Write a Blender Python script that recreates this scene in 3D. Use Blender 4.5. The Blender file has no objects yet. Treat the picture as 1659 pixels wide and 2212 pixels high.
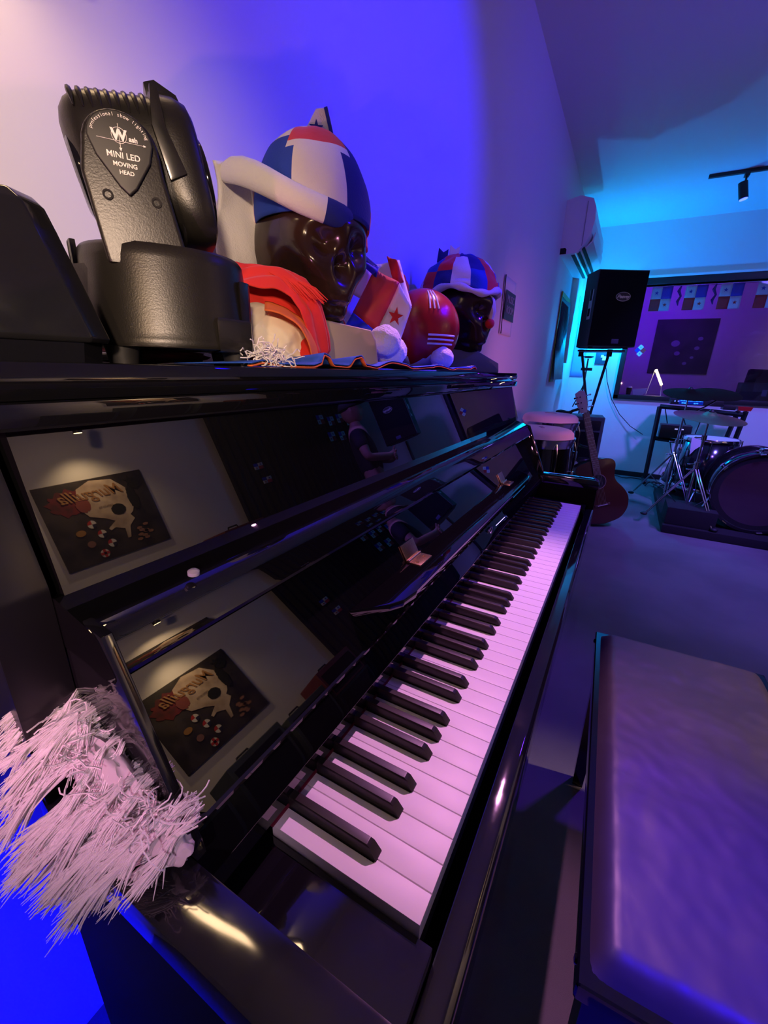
import bpy, bmesh, math, random
from mathutils import Vector, Matrix, noise
random.seed(7)
R=math.radians; PI=math.pi
S=bpy.context.scene; COL=S.collection
# ------------------------------------------------------------ camera
cam=bpy.data.cameras.new('camera'); camo=bpy.data.objects.new('camera',cam); COL.objects.link(camo)
cam.sensor_fit='VERTICAL'; cam.sensor_height=22.12; cam.lens=9.09; cam.clip_start=0.01; cam.clip_end=60
rx=Vector((0.48712523,-0.87288816,0.02784365)); dn=Vector((-0.2689172,-0.18025278,-0.94614612)); fw=Vector((0.83089864,0.45340401,-0.32254031))
m=Matrix((rx,-dn,-fw)).transposed().to_4x4(); m.translation=Vector((-0.190,-0.0631,1.1217)); camo.matrix_world=m
S.camera=camo
# ------------------------------------------------------------ world, exposure
w=bpy.data.worlds.new('world'); S.world=w; w.use_nodes=True
w.node_tree.nodes['Background'].inputs[0].default_value=(0.25,0.25,0.6,1); w.node_tree.nodes['Background'].inputs[1].default_value=0.004
S.view_settings.view_transform='Standard'; S.view_settings.look='None'; S.view_settings.exposure=0.0; S.view_settings.gamma=1.0
S.view_settings.use_curve_mapping=False
# ------------------------------------------------------------ stage lighting (aimed spots and glows; x along the piano, y to the wall behind it)
def light(kind,name,loc,color,power,size=.1,target=None,angle=60,blend=.5,sizey=None):
    l=bpy.data.lights.new(name,kind); l.color=color; l.energy=power
    if kind=='AREA':
        l.size=size
        if sizey: l.shape='RECTANGLE'; l.size_y=sizey
    else: l.shadow_soft_size=size
    if kind=='SPOT': l.spot_size=R(angle); l.spot_blend=blend
    o=bpy.data.objects.new(name,l); COL.objects.link(o); o.location=loc
    if target is not None:
        o.rotation_euler=(Vector(target)-Vector(loc)).to_track_quat('-Z','Y').to_euler()
    return o
light('SPOT','blue_wall_spot',(1.35,-1.0,2.45),(0.008,0.0,1.0),200,.05,(1.0,.576,1.62),58,1.0)
light('SPOT','blue_low_spot',(-1.3,-.35,1.0),(0.0,0.0,1.0),420,.06,(-.13,.576,.22),26,.6)
light('SPOT','magenta_keys_spot',(1.30,.20,2.40),(1.0,.37,.84),125,.012,(.42,.07,.73),33,.8)
light('SPOT','violet_keys_spot',(1.8,-.6,2.4),(.16,.02,1.0),100,.06,(1.15,.05,.73),50,.9)
light('SPOT','low_pink_par',(-.50,.10,.95),(1.0,.34,.62),7,.012,(.6,.50,1.45),100,.7)
light('SPOT','warm_wall_spot',(-.80,-.60,1.38),(1.0,.70,.50),85,.05,(-.02,.576,1.20),42,1.0)
light('SPOT','pink_wall_spot',(1.75,-.5,1.0),(1.0,.22,.62),17,.08,(2.45,.576,1.12),60,1.0)
light('SPOT','violet_far_spot',(3.0,-1.5,2.5),(.20,.13,1.0),330,.12,(4.9,-1.15,.0),92,1.0)
light('SPOT','violet_floor_spot',(2.0,-1.4,2.5),(.21,.09,1.0),210,.12,(3.1,-1.1,.0),76,1.0)
light('POINT','cyan_corner_glow',(5.08,.27,1.50),(0.0,.29,1.0),31,.02)
light('POINT','corner_cyan_bar_glow',(5.36,.42,1.72),(0.0,.60,1.0),7,.02)
light('SPOT','azure_wall_spot',(4.6,-.2,.9),(0.0,.14,1.0),70,.1,(5.49,-.9,2.5),110,1.0)
light('SPOT','blue_bench_fill',(.1,-1.3,2.4),(0.01,0.0,1.0),620,.04,(.20,-.36,.48),24,1.0)  # added fill: blue that the leather would mirror from the room
light('SPOT','fringe_rose_fill',(-1.0,-.55,1.75),(.95,.60,.85),27,.03,(-.11,.18,.82),12,.9)  # added fill that brightens the scarf fringe only
light('SPOT','blue_fill_spot',(2.2,-1.6,2.3),(.03,.0,1.0),60,.1,(2.6,.576,1.9),80,1.0)
light('SPOT','rose_bench_fill',(1.2,-1.5,2.4),(1.0,.64,.58),165,.04,(.80,-.42,.48),17,1.0)  # added fill for the rose sheen on the far end of the seat
light('SPOT','warm_left_spot',(-1.1,-.45,1.45),(1.0,.62,.34),30,.04,(.27,.36,1.17),15,.8)
# ------------------------------------------------------------ materials
MATS={}
def mat(name,col,rough=.5,metal=0,ior=1.5,emit=None,es=0,bump=None,var=None,trans=0,alpha=1,spec=None,coat=0,sheen=0,rvar=None):
    if name in MATS: return MATS[name]
    m=bpy.data.materials.new(name); m.use_nodes=True; nt=m.node_tree; b=nt.nodes['Principled BSDF']
    b.inputs['Base Color'].default_value=(*col,1); b.inputs['Roughness'].default_value=rough; b.inputs['Metallic'].default_value=metal; b.inputs['IOR'].default_value=ior
    if trans: b.inputs['Transmission Weight'].default_value=trans
    if coat: b.inputs['Coat Weight'].default_value=coat; b.inputs['Coat Roughness'].default_value=.08
    if sheen: b.inputs['Sheen Weight'].default_value=sheen
    if spec is not None: b.inputs['Specular IOR Level'].default_value=spec
    if alpha<1: b.inputs['Alpha'].default_value=alpha
    if emit: b.inputs['Emission Color'].default_value=(*emit,1); b.inputs['Emission Strength'].default_value=es
    tc=nt.nodes.new('ShaderNodeTexCoord')
    def nz(scale,det=3):
        n=nt.nodes.new('ShaderNodeTexNoise'); n.inputs['Scale'].default_value=scale; n.inputs['Detail'].default_value=det
        nt.links.new(tc.outputs['Object'],n.inputs['Vector']); return n
    if bump:
        n=nz(bump[0],bump[2] if len(bump)>2 else 3); bp=nt.nodes.new('ShaderNodeBump'); bp.inputs['Strength'].default_value=bump[1]; bp.inputs['Distance'].default_value=.002 if len(bump)<4 else bump[3]
        nt.links.new(n.outputs['Fac'],bp.inputs['Height']); nt.links.new(bp.outputs['Normal'],b.inputs['Normal'])
    if var:   # (scale, other colour)
        n=nz(var[0]); mx=nt.nodes.new('ShaderNodeMix'); mx.data_type='RGBA'
        mx.inputs['A'].default_value=(*col,1); mx.inputs['B'].default_value=(*var[1],1)
        rp=nt.nodes.new('ShaderNodeValToRGB'); rp.color_ramp.elements[0].position=.4; rp.color_ramp.elements[1].position=.65
        nt.links.new(n.outputs['Fac'],rp.inputs['Fac']); nt.links.new(rp.outputs['Color'],mx.inputs['Factor']); nt.links.new(mx.outputs['Result'],b.inputs['Base Color'])
    if rvar:  # (scale, rough2)
        n=nz(rvar[0],6); mr=nt.nodes.new('ShaderNodeMapRange'); mr.inputs['From Min'].default_value=.5; mr.inputs['From Max'].default_value=.75
        mr.inputs['To Min'].default_value=rough; mr.inputs['To Max'].default_value=rvar[1]
        nt.links.new(n.outputs['Fac'],mr.inputs['Value']); nt.links.new(mr.outputs['Result'],b.inputs['Roughness'])
    MATS[name]=m; return m
lacq=mat('black_lacquer',(.004,.004,.005),.004,ior=1.75,rvar=(9,.03))
lacq2=mat('worn_black_lacquer',(.008,.008,.010),.04,ior=1.75,rvar=(11,.16))
satin=mat('black_satin_plastic',(.012,.011,.010),.33,spec=.4,bump=(700,.08))
satin2=mat('black_satin_plastic_smooth',(.015,.014,.014),.22)
gloss=mat('black_gloss_plastic',(.006,.006,.008),.08)
black=mat('matte_black',(.008,.008,.009),.6)
metalb=mat('black_painted_metal',(.012,.012,.014),.4)
chrome=mat('chrome',(.75,.75,.78),.14,metal=1)
brass=mat('brass',(.80,.55,.30),.25,metal=1)
steel=mat('steel',(.6,.6,.62),.3,metal=1)
paint=mat('wall_paint',(.80,.79,.77),.75,bump=(160,.05))
ceilm=mat('ceiling_paint',(.78,.78,.78),.8)
carpet=mat('carpet',(.20,.19,.20),.95,bump=(900,.6,5,.004),var=(3,(.16,.155,.165)))
ivory=mat('white_key_plastic',(.86,.84,.81),.42,spec=.35)
ebony=mat('black_key_plastic',(.020,.017,.015),.36)
felt=mat('red_felt',(.16,.005,.03),.95)
leather=mat('brown_black_leather',(.052,.043,.052),.42,ior=1.5,bump=(24,.25,8,.003),rvar=(22,.55))
white=mat('white_cloth',(.82,.79,.75),.9,bump=(60,.25),sheen=.3)
felth=mat('white_felt',(.80,.77,.72),.95,bump=(420,.5),sheen=.3)
redc=mat('red_cloth',(.72,.02,.012),.8,bump=(70,.35),sheen=.2)
bluec=mat('blue_cloth',(.015,.06,.42),.85,bump=(300,.3))
navyc=mat('navy_cloth',(.01,.02,.18),.85,bump=(300,.3))
sky=mat('light_blue_cloth',(.05,.20,.75),.85)
orangec=mat('orange_cloth',(.80,.16,.03),.8)
cream=mat('cream_lining',(.90,.80,.62),.85,bump=(40,.4))
yarn=mat('white_yarn',(.85,.82,.80),.85)
plush=mat('white_plush',(.85,.82,.82),.95,bump=(260,.8,4,.004),sheen=.5)
ceram=mat('brown_glazed_ceramic',(.040,.018,.012),.16,ior=1.5,var=(14,(.020,.010,.008)))
tan=mat('tan_ceramic',(.42,.33,.24),.45)
greyc=mat('grey_ceramic',(.22,.23,.23),.4)
redl=mat('red_leather',(.42,.015,.012),.25,ior=1.5,bump=(200,.1))
wplast=mat('white_plastic',(.80,.80,.80),.35)
darkh=mat('dark_recess',(.004,.004,.004),.8)
label=mat('badge_print',(.82,.80,.72),.4)
badge=mat('badge_black',(.010,.010,.009),.5)
speakm=mat('speaker_carpet',(.07,.10,.10),.85,bump=(500,.4))  # base colour lifted towards teal for light bounced off the corner wall
grille=mat('speaker_grille',(.003,.003,.005),.7,spec=.15,bump=(900,.4))
silver=mat('silver_plate',(.5,.5,.52),.35,metal=.6)
congas=mat('conga_shell_black',(.006,.005,.005),.12,coat=1)
hide=mat('conga_head_cover',(.72,.66,.66),.6)
gwood=mat('sunburst_wood',(.075,.016,.010),.28,coat=.5,var=(4,(.05,.012,.008)))
gdark=mat('guitar_side',(.018,.008,.006),.3,coat=.4)
gneck=mat('neck_wood',(.10,.05,.03),.45)
gfret=mat('fretboard_wood',(.16,.10,.08),.5)
ghead=mat('pale_headstock',(.55,.48,.45),.4)
cymb=mat('bronze_cymbal',(.62,.45,.25),.28,metal=1,bump=(250,.1))
cymd=mat('dark_cymbal',(.008,.008,.004),.85,spec=.08)
shell=mat('black_drum_shell',(.008,.008,.012),.15,coat=.6)
dhead=mat('coated_drum_head',(.75,.76,.80),.5)
redp=mat('red_plastic',(.55,.02,.02),.4)
amber=mat('amber_wood',(.45,.20,.05),.4)
skin=mat('skin',(.48,.26,.18),.55)
glassm=mat('window_glass',(.9,.92,1),.02,trans=1,ior=1.45)
# tinted wall-room paint
purple=mat('control_room_paint',(.75,.72,.76),.8)
# ------------------------------------------------------------ mesh helpers
def I(): return Matrix.Identity(4)
def T(x,y,z): return Matrix.Translation((x,y,z))
def RZ(d): return Matrix.Rotation(R(d),4,'Z')
def RX(d): return Matrix.Rotation(R(d),4,'X')
def RY(d): return Matrix.Rotation(R(d),4,'Y')
def new(): return bmesh.new()
def setmi(fs,mi):
    for f in fs: f.material_index=mi
def bev(bm,edges,r,seg=2):
    bmesh.ops.bevel(bm,geom=list(edges),offset=r,segments=seg,profile=.7,affect='EDGES',clamp_overlap=True)
def box(bm,x0,x1,y0,y1,z0,z1,M=None,r=0,seg=2,mi=0):
    b2=bmesh.new(); bmesh.ops.create_cube(b2,size=1)
    for v in b2.verts: v.co=Vector(((x0+x1)/2+v.co.x*(x1-x0),(y0+y1)/2+v.co.y*(y1-y0),(z0+z1)/2+v.co.z*(z1-z0)))
    if r: bev(b2,b2.edges,r,seg)
    merge(bm,b2,M,mi)
def merge(bm,b2,M=None,mi=0):
    if M is not None: b2.transform(M)
    if mi: setmi(b2.faces,mi)
    me=bpy.data.meshes.new('t'); b2.to_mesh(me); b2.free(); bm.from_mesh(me); bpy.data.meshes.remove(me)
def prism(bm,poly,ax,a,b,M=None,r=0,seg=2,mi=0,side=None):
    b2=bmesh.new(); n=len(poly)
    def P(p,t): return {'x':(t,p[0],p[1]),'y':(p[0],t,p[1]),'z':(p[0],p[1],t)}[ax]
    A=[b2.verts.new(P(p,a)) for p in poly]; B=[b2.verts.new(P(p,b)) for p in poly]
    b2.faces.new(A); b2.faces.new(B[::-1])
    for i in range(n): b2.faces.new((A[i],B[i],B[(i+1)%n],A[(i+1)%n]))
    bmesh.ops.recalc_face_normals(b2,faces=b2.faces)
    if r: bev(b2,b2.edges,r,seg)
    merge(bm,b2,M,mi)
def cyl(bm,p0,p1,r0,r1=None,n=16,M=None,mi=0,cap=True):
    if r1 is None: r1=r0
    p0=Vector(p0);p1=Vector(p1);d=p1-p0
    b2=bmesh.new(); bmesh.ops.create_cone(b2,cap_ends=cap,segments=n,radius1=r0,radius2=r1,depth=d.length)
    b2.transform(Matrix.Translation((p0+p1)/2)@d.to_track_quat('Z','Y').to_matrix().to_4x4()); merge(bm,b2,M,mi)
def tube(bm,pts,r,n=8,M=None,mi=0):
    pts=[Vector(p) for p in pts]; rs=r if isinstance(r,(list,tuple)) else [r]*len(pts)
    b2=bmesh.new(); prev=None; up=None
    for i,p in enumerate(pts):
        t=(pts[min(i+1,len(pts)-1)]-pts[max(i-1,0)]).normalized()
        if up is None: up=t.orthogonal().normalized()
        else: up=(up-t*up.dot(t)).normalized()
        s=t.cross(up); ring=[b2.verts.new(p+(up*math.cos(2*PI*k/n)+s*math.sin(2*PI*k/n))*rs[i]) for k in range(n)]
        if prev:
            for k in range(n): b2.faces.new((prev[k],prev[(k+1)%n],ring[(k+1)%n],ring[k]))
        else: b2.faces.new(ring[::-1])
        prev=ring
    b2.faces.new(prev); merge(bm,b2,M,mi)
def lathe(bm,prof,n=32,M=None,mi=0,mis=None):
    b2=bmesh.new(); prev=None
    for j,(r,z) in enumerate(prof):
        if r<1e-6: ring=[b2.verts.new((0,0,z))]
        else: ring=[b2.verts.new((r*math.cos(2*PI*k/n),r*math.sin(2*PI*k/n),z)) for k in range(n)]
        if prev:
            for k in range(n):
                if len(prev)==1 and len(ring)==1: continue
                if len(prev)==1: f=b2.faces.new((prev[0],ring[(k+1)%n],ring[k]))
                elif len(ring)==1: f=b2.faces.new((prev[k],prev[(k+1)%n],ring[0]))
                else: f=b2.faces.new((prev[k],prev[(k+1)%n],ring[(k+1)%n],ring[k]))
                if mis: f.material_index=mis[j-1]
        prev=ring
    bmesh.ops.recalc_face_normals(b2,faces=b2.faces)
    if mis:
        b2.transform(M) if M is not None else None
        me=bpy.data.meshes.new('t'); b2.to_mesh(me); b2.free(); bm.from_mesh(me); bpy.data.meshes.remove(me)
    else: merge(bm,b2,M,mi)
def loft(bm,rings,M=None,mi=0,cap=True):
    b2=bmesh.new(); prev=None
    for rg in rings:
        ring=[b2.verts.new(p) for p in rg]; n=len(ring)
        if prev:
            for k in range(n): b2.faces.new((prev[k],prev[(k+1)%n],ring[(k+1)%n],ring[k]))
        elif cap: b2.faces.new(ring[::-1])
        prev=ring
    if cap: b2.faces.new(prev)
    bmesh.ops.recalc_face_normals(b2,faces=b2.faces); merge(bm,b2,M,mi)
def grid(bm,fn,nu,nv,M=None,mi=0,mfn=None):
    b2=bmesh.new(); g=[[b2.verts.new(fn(i/nu,j/nv)) for j in range(nv+1)] for i in range(nu+1)]
    for i in range(nu):
        for j in range(nv):
            f=b2.faces.new((g[i][j],g[i+1][j],g[i+1][j+1],g[i][j+1]))
            f.material_index=mfn((i+.5)/nu,(j+.5)/nv) if mfn else mi
    if M is not None: b2.transform(M)
    me=bpy.data.meshes.new('t'); b2.to_mesh(me); b2.free(); bm.from_mesh(me); bpy.data.meshes.remove(me)
def ico(bm,c,rad,sub=3,M=None,mi=0,fn=None):
    b2=bmesh.new(); bmesh.ops.create_icosphere(b2,subdivisions=sub,radius=1)
    rad=rad if isinstance(rad,(tuple,list)) else (rad,)*3
    for v in b2.verts:
        k=fn(v.co.normalized()) if fn else 1
        v.co=Vector((c[0]+v.co.x*rad[0]*k,c[1]+v.co.y*rad[1]*k,c[2]+v.co.z*rad[2]*k))
    merge(bm,b2,M,mi)
def obj(name,bm,mats,parent=None,smooth=True,solid=0,sub=0,ang=40):
    me=bpy.data.meshes.new(name); bm.to_mesh(me); bm.free()
    for m_ in (mats if isinstance(mats,(list,tuple)) else [mats]): me.materials.append(m_)
    if smooth:
        for p in me.polygons: p.use_smooth=True
        me.set_sharp_from_angle(angle=R(ang))
    o=bpy.data.objects.new(name,me); COL.objects.link(o)
    if solid: md=o.modifiers.new('thickness','SOLIDIFY'); md.thickness=solid; md.offset=0
    if sub: md=o.modifiers.new('smooth','SUBSURF'); md.levels=sub; md.render_levels=sub
    if parent: o.parent=parent
    return o
def tag(o,label=None,cat=None,group=None,kind=None):
    if label: o['label']=label
    if cat: o['category']=cat
    if group: o['group']=group
    if kind: o['kind']=kind
    return o
def thing(name,label,cat,loc=(0,0,0),rz=0,group=None):
    o=bpy.data.objects.new(name,None); COL.objects.link(o); o.location=loc; o.rotation_euler=(0,0,R(rz)); o.empty_display_size=.05
    return tag(o,label,cat,group)
def struct(name,bm,m_,parent=None,**k):
    o=obj(name,bm,m_,parent,**k)
    if not parent: o['kind']='structure'
    return o
def text(s,size,depth,M,mt,parent,name='lettering',align='CENTER',shear=0,bold=0,space=1):
    c=bpy.data.curves.new(name,'FONT'); c.body=s; c.size=size; c.extrude=depth; c.align_x=align; c.align_y='CENTER'; c.shear=shear; c.offset=bold; c.space_character=space
    o=bpy.data.objects.new(name,c); COL.objects.link(o)
    dg=bpy.context.evaluated_depsgraph_get(); me=bpy.data.meshes.new_from_object(o.evaluated_get(dg)); bpy.data.objects.remove(o)
    me.transform(M); me.materials.clear(); me.materials.append(mt)
    q=bpy.data.objects.new(name,me); COL.objects.link(q); q.parent=parent; return q
def copy_tree(o,parent=None):
    c=o.copy(); COL.objects.link(c); c.parent=parent
    for ch in list(o.children): copy_tree(ch,c)
    return c
def star(r,r2=.4,rot=90):
    return [((r if k%2==0 else r*r2)*math.cos(R(rot+36*k)),(r if k%2==0 else r*r2)*math.sin(R(rot+36*k))) for k in range(10)]
def persp(bm,D):   # measured at the group's centre plane: bring nearer parts to their own depth
    for v in bm.verts: k=(D+v.co.y)/D; v.co.x*=k; v.co.z*=k
def nz3(p,s): return noise.noise(Vector(p)*s)
# ============================================================ SETTING
b=new(); box(b,-2.6,5.49,-3.05,.60,-.06,0); struct('floor',b,carpet)
b=new(); box(b,-2.6,5.55,-3.05,.60,2.61,2.67); struct('ceiling',b,ceilm)
b=new(); box(b,-2.6,5.55,.576,.66,-.06,2.67); struct('wall_back',b,paint)
b=new(); box(b,-2.7,5.55,-3.08,-3.0,-.06,2.67); struct('wall_front',b,paint)
b=new(); box(b,-2.68,-2.6,-3.05,.60,-.06,2.67); struct('wall_near',b,paint)
# far wall with the control room window: opening y -1.46..0.02, z .92..2.03
WY0,WY1,WZ0,WZ1=-1.46,.02,.915,2.03
b=new()
box(b,5.49,5.61,WY1,.60,-.06,2.67); box(b,5.49,5.61,-3.05,WY0,-.06,2.67)
box(b,5.49,5.61,WY0,WY1,-.06,WZ0); box(b,5.49,5.61,WY0,WY1,WZ1,2.67); struct('wall_far',b,paint)
wroot=bpy.data.objects.new('window_1',None); COL.objects.link(wroot); wroot.location=(5.49,-.7,1.45); wroot['kind']='structure'
b=new(); L=T(-5.49,.7,-1.45); t=.062
for a in ((WY0-.0,WY1+.052,WZ1,WZ1+t),(WY0,WY1+.052,WZ0-.045,WZ0),(WY1,WY1+.052,WZ0-.045,WZ1+t),(WY0-.052,WY0,WZ0-.045,WZ1+t)): box(b,5.455,5.60,a[0],a[1],a[2],a[3],L,.004)
obj('window_frame',b,metalb,wroot)
b=new(); box(b,5.54,5.546,WY0,WY1,WZ0,WZ1,L); obj('pane',b,glassm,wroot,smooth=False)
b=new(); box(b,5.45,5.60,WY0-.06,WY1+.08,WZ1+t,WZ1+t+.02,L); obj('lintel_edge',b,paint,wroot)
for nm,a in (('baseboard_far',(5.465,5.49,-3.0,.576)),('baseboard_back',(1.4,5.49,.556,.576))):
    b=new(); box(b,a[0],a[1],a[2],a[3],0,.055,r=.003); struct(nm,b,black)
# control room shell
b=new(); box(b,8.5,8.56,-3.2,1.4,0,2.8); struct('wall_control_back',b,purple)
b=new(); box(b,5.61,8.5,1.3,1.36,0,2.8); struct('wall_control_left',b,purple)
b=new(); box(b,5.61,8.5,-3.26,-3.2,0,2.8); struct('wall_control_right',b,purple)
b=new(); box(b,5.61,8.56,-3.26,1.36,2.7,2.76); struct('ceiling_control',b,purple)
b=new(); box(b,5.61,8.56,-3.26,1.36,-.06,0); struct('floor_control',b,carpet)
light('POINT','control_room_violet',(7.2,-.6,2.3),(.22,.008,1.0),13,.02)
light('SPOT','control_room_blue',(6.3,.6,2.4),(.10,.0,1.0),90,.1,(8.5,-.1,2.0),50,1.0)
# ============================================================ PIANO
P0=thing('upright_piano','glossy black upright piano with open fallboard, standing against the wall','piano',(.61,.3,0))
PL=T(-.61,-.3,0)
def pobj(name,bm,mt,parent=None,**k):
    bm.transform(PL); return obj(name,bm,mt,parent or P0,**k)
side=[(.56,.745),(.56,1.092),(.290,1.092),(.252,.975),(.250,.745)]
arm=[(.262,.838),(.250,.812),(.235,.799),(-.025,.799),(-.034,.794),(-.038,.784),(-.038,.768),(.262,.768)]
leg=[(.262,.769),(-.034,.769),(-.034,.62),(-.03,.58),(.02,.56),(.03,.0),(.268,.0),(.268,.745)]
b=new(); box(b,.02,1.20,.20,.55,.0,.745); pobj('lower_case',b,black)
satlac=mat('hazy_black_lacquer',(.006,.006,.008),.28,ior=1.6)
for x0,x1 in ((-.113,-.078),(1.300,1.335)):
    b=new(); prism(b,side,'x',x0,x1,r=.003); pobj('side_panel',b,satlac)
    b=new(); prism(b,arm,'x',x0-.001,x1+.001,r=.003); pobj('arm',b,lacq2,ang=20)
    b=new(); prism(b,leg,'x',x0,x1,r=.002); pobj('leg_panel',b,mat('dull_black_paint',(.004,.004,.005),.75,spec=.12))
b=new(); box(b,-.078,1.300,.54,.56,.745,1.09); pobj('back_panel',b,black)
b=new(); prism(b,[(.276,1.095),(.272,1.108),(.276,1.1195),(.565,1.1195),(.565,1.095)],'x',-.125,1.345,r=.003); pobj('lid',b,lacq)
tn=math.tan(R(14))
def up(z): return .249+(z-.966)*tn
b=new(); prism(b,[(up(.962),.962),(up(1.094),1.094),(up(1.094)+.02,1.094),(up(.962)+.02,.962)],'x',-.072,1.300); pobj('upper_panel',b,lacq,smooth=False)
b=new(); box(b,-.085,1.304,.262,.285,1.078,1.095,r=.003); pobj('lid_rail',b,lacq)
b=new()
prism(b,[(.262,.930),(.262,.966),(.250,.968),(.212,.957),(.2065,.9545),(.2035,.951),(.2010,.9462),(.1930,.9318),(.1916,.9285),(.1916,.9255),(.1935,.9228),(.200,.9215),(.208,.921),(.222,.925)],'x',-.078,1.299); pobj('fallboard_rail',b,lacq,ang=14)
# fallboard: main leaning panel, leaning 29 degrees, rounded lower corners
def fb(z): return .154+(z-.798)*math.tan(R(29))
xa,xb=-.062,1.292; zt,zb=.925,.800; rr=.018
pl=[(xa,zt),(xa,zb+rr)]+[(xa+rr-rr*math.cos(R(a)),zb+rr-rr*math.sin(R(a))) for a in (30,60,90)]+[(xb-rr+rr*math.cos(R(a)),zb+rr-rr*math.sin(R(a))) for a in (90,60,30)]+[(xb,zb+rr),(xb,zt)]
b=new(); b2=bmesh.new()
A=[b2.verts.new((x,fb(z),z)) for x,z in pl]; Bv=[b2.verts.new((x,fb(z)+.016,z+.004)) for x,z in pl]
b2.faces.new(A); b2.faces.new(Bv[::-1])
for i in range(len(pl)): b2.faces.new((A[i],Bv[i],Bv[(i+1)%len(pl)],A[(i+1)%len(pl)]))
bmesh.ops.recalc_face_normals(b2,faces=b2.faces); merge(b,b2)
FB=pobj('fallboard',b,lacq,ang=20)
b=new(); prism(b,[(.158,.803),(.1535,.801),(.1530,.7985),(.1545,.7975),(.1410,.772),(.1385,.766),(.1385,.760),(.1415,.755),(.1445,.750),(.1445,.7345),(.156,.7345),(.172,.800)],'x',-.072,1.294); pobj('fallboard_lower_strip',b,lacq,ang=14)
for x0 in (-.0775,1.292):
    b=new(); prism(b,[(.200,.955),(.250,.966),(.262,.80),(.135,.80),(.138,.812)],'x',x0,x0+.0075,r=.001); pobj('cheek',b,lacq2)
# music shelf hinged inside the fallboard
zz=.846; yh=fb(zz)-.001
b=new(); prism(b,[(.176,yh),(.214,.145),(.232,.135),(.262,.131),(.992,.131),(1.022,.135),(1.040,.145),(1.078,yh)],'z',zz-.009,zz+.001,r=.002); MS=pobj('music_shelf',b,lacq)
for hx in (.352,.905):
    b=new(); n_=24
    box(b,-.021,.021,-.022,0,.0006,.0026,r=.0005); box(b,-.021,.021,-.0010,.0012,0,.028,RX(-29),r=.0005); cyl(b,(-.021,-.001,.0025),(.021,-.001,.0025),.0028,n=12)
    for k in (-.013,.013):
        cyl(b,(k,-.013,.002),(k,-.013,.0034),.0028,n=10); 
    b.transform(T(hx,yh-.001,zz)); h_=pobj('hinge',b,brass,MS); h_['label']='brass butt hinge'
b=new(); lathe(b,[(0,0),(.011,0),(.0115,.002),(.008,.004),(.003,.004),(.003,.001),(0,.001)],24,T(.700,.149,.783)@RX(90)); box(b,-.016,.016,-.0012,0,-.020,.012,T(.690,.149,.782),r=.0006); pobj('lock_plate',b,chrome)
b=new(); lathe(b,[(0,0),(.0045,0),(.0045,.003),(.0025,.0045),(0,.005)],20,T(.0,.2105,.9635)@RX(8)); pobj('rubber_buffer',b,mat('clear_rubber',(.7,.7,.8),.2,trans=.6))
b=new(); ico(b,(-.0655,.212,.905),(.004,.006,.010),3); pobj('end_stop',b,mat('cream_wood',(.7,.6,.45),.5))
# key blocks, key slip, keybed
for x0,x1 in ((-.077,-.0015),(1.2235,1.300)):
    b=new(); box(b,x0,x1,-.012,.158,.60,.7195,r=.0015); pobj('key_block',b,lacq2)
b=new(); prism(b,[(-.036,.62),(-.036,.698),(-.031,.703),(-.013,.703),(-.013,.62)],'x',-.077,1.300,r=.0015); pobj('key_slip',b,lacq2)
b=new(); box(b,-.078,1.300,-.034,.262,.585,.62); pobj('keybed',b,lacq2)
b=new(); box(b,-.078,1.300,.185,.205,.06,.585); pobj('lower_panel',b,lacq)
b=new(); box(b,-.078,1.300,.18,.22,.0,.06); pobj('bottom_rail',b,lacq2)
b=new(); box(b,-.0015,1.2235,.1435,.147,.7302,.7325); pobj('felt_strip',b,felt)
b=new(); box(b,-.0015,1.2235,.0,.150,.690,.705); pobj('key_frame',b,darkh)
for gx in (.10,1.12):
    b=new(); box(b,gx-.03,gx+.03,.11,.165,.045,.058,r=.004); box(b,gx-.012,gx+.012,.11,.20,.05,.056); pobj('pedal',b,brass)
# keys
K=.0235; semis=[0,2,3,5,7,8,10]
bo={1:(0,.07),4:(2,-.13),6:(3,.13),9:(5,-.16),11:(6,.0)}   # unused guide
names='ABCDEFG'
blk=[]                                 # black key centre positions in key widths
off={'A':.10,'C':-.12,'D':.12,'F':-.14,'G':0.0}
for i in range(51):
    n_=names[i%7]
    if n_ in off: blk.append(i+1+off[n_])
bw=.0062
for i in range(52):
    x0=i*K+.0004; x1=(i+1)*K-.0004
    l=x0; r_=x1
    for c in blk:
        cx=c*K
        if cx-bw<x0<cx+bw: l=cx+bw
        if cx-bw<x1<cx+bw: r_=cx-bw
    q=[(x0,0),(x1,0),(x1,.0515)]+([(r_,.0515),(r_,.146)] if r_!=x1 else [(x1,.146)])+([(l,.146),(l,.0515)] if l!=x0 else [(x0,.146)])+([(x0,.0515)] if l!=x0 else [])
    b=new(); b2=bmesh.new()
    A=[b2.verts.new((x,y,.7105)) for x,y in q]; Bv=[b2.verts.new((x,y,.730)) for x,y in q]
    b2.faces.new(A[::-1]); tf=b2.faces.new(Bv)
    for k in range(len(q)): b2.faces.new((A[k],A[(k+1)%len(q)],Bv[(k+1)%len(q)],Bv[k]))
    bmesh.ops.recalc_face_normals(b2,faces=b2.faces)
    b2.edges.ensure_lookup_table(); bev(b2,[e for e in b2.edges if all(v.co.z>.729 for v in e.verts)],.0007,2)
    merge(b,b2); pobj('white_key',b,ivory)
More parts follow.
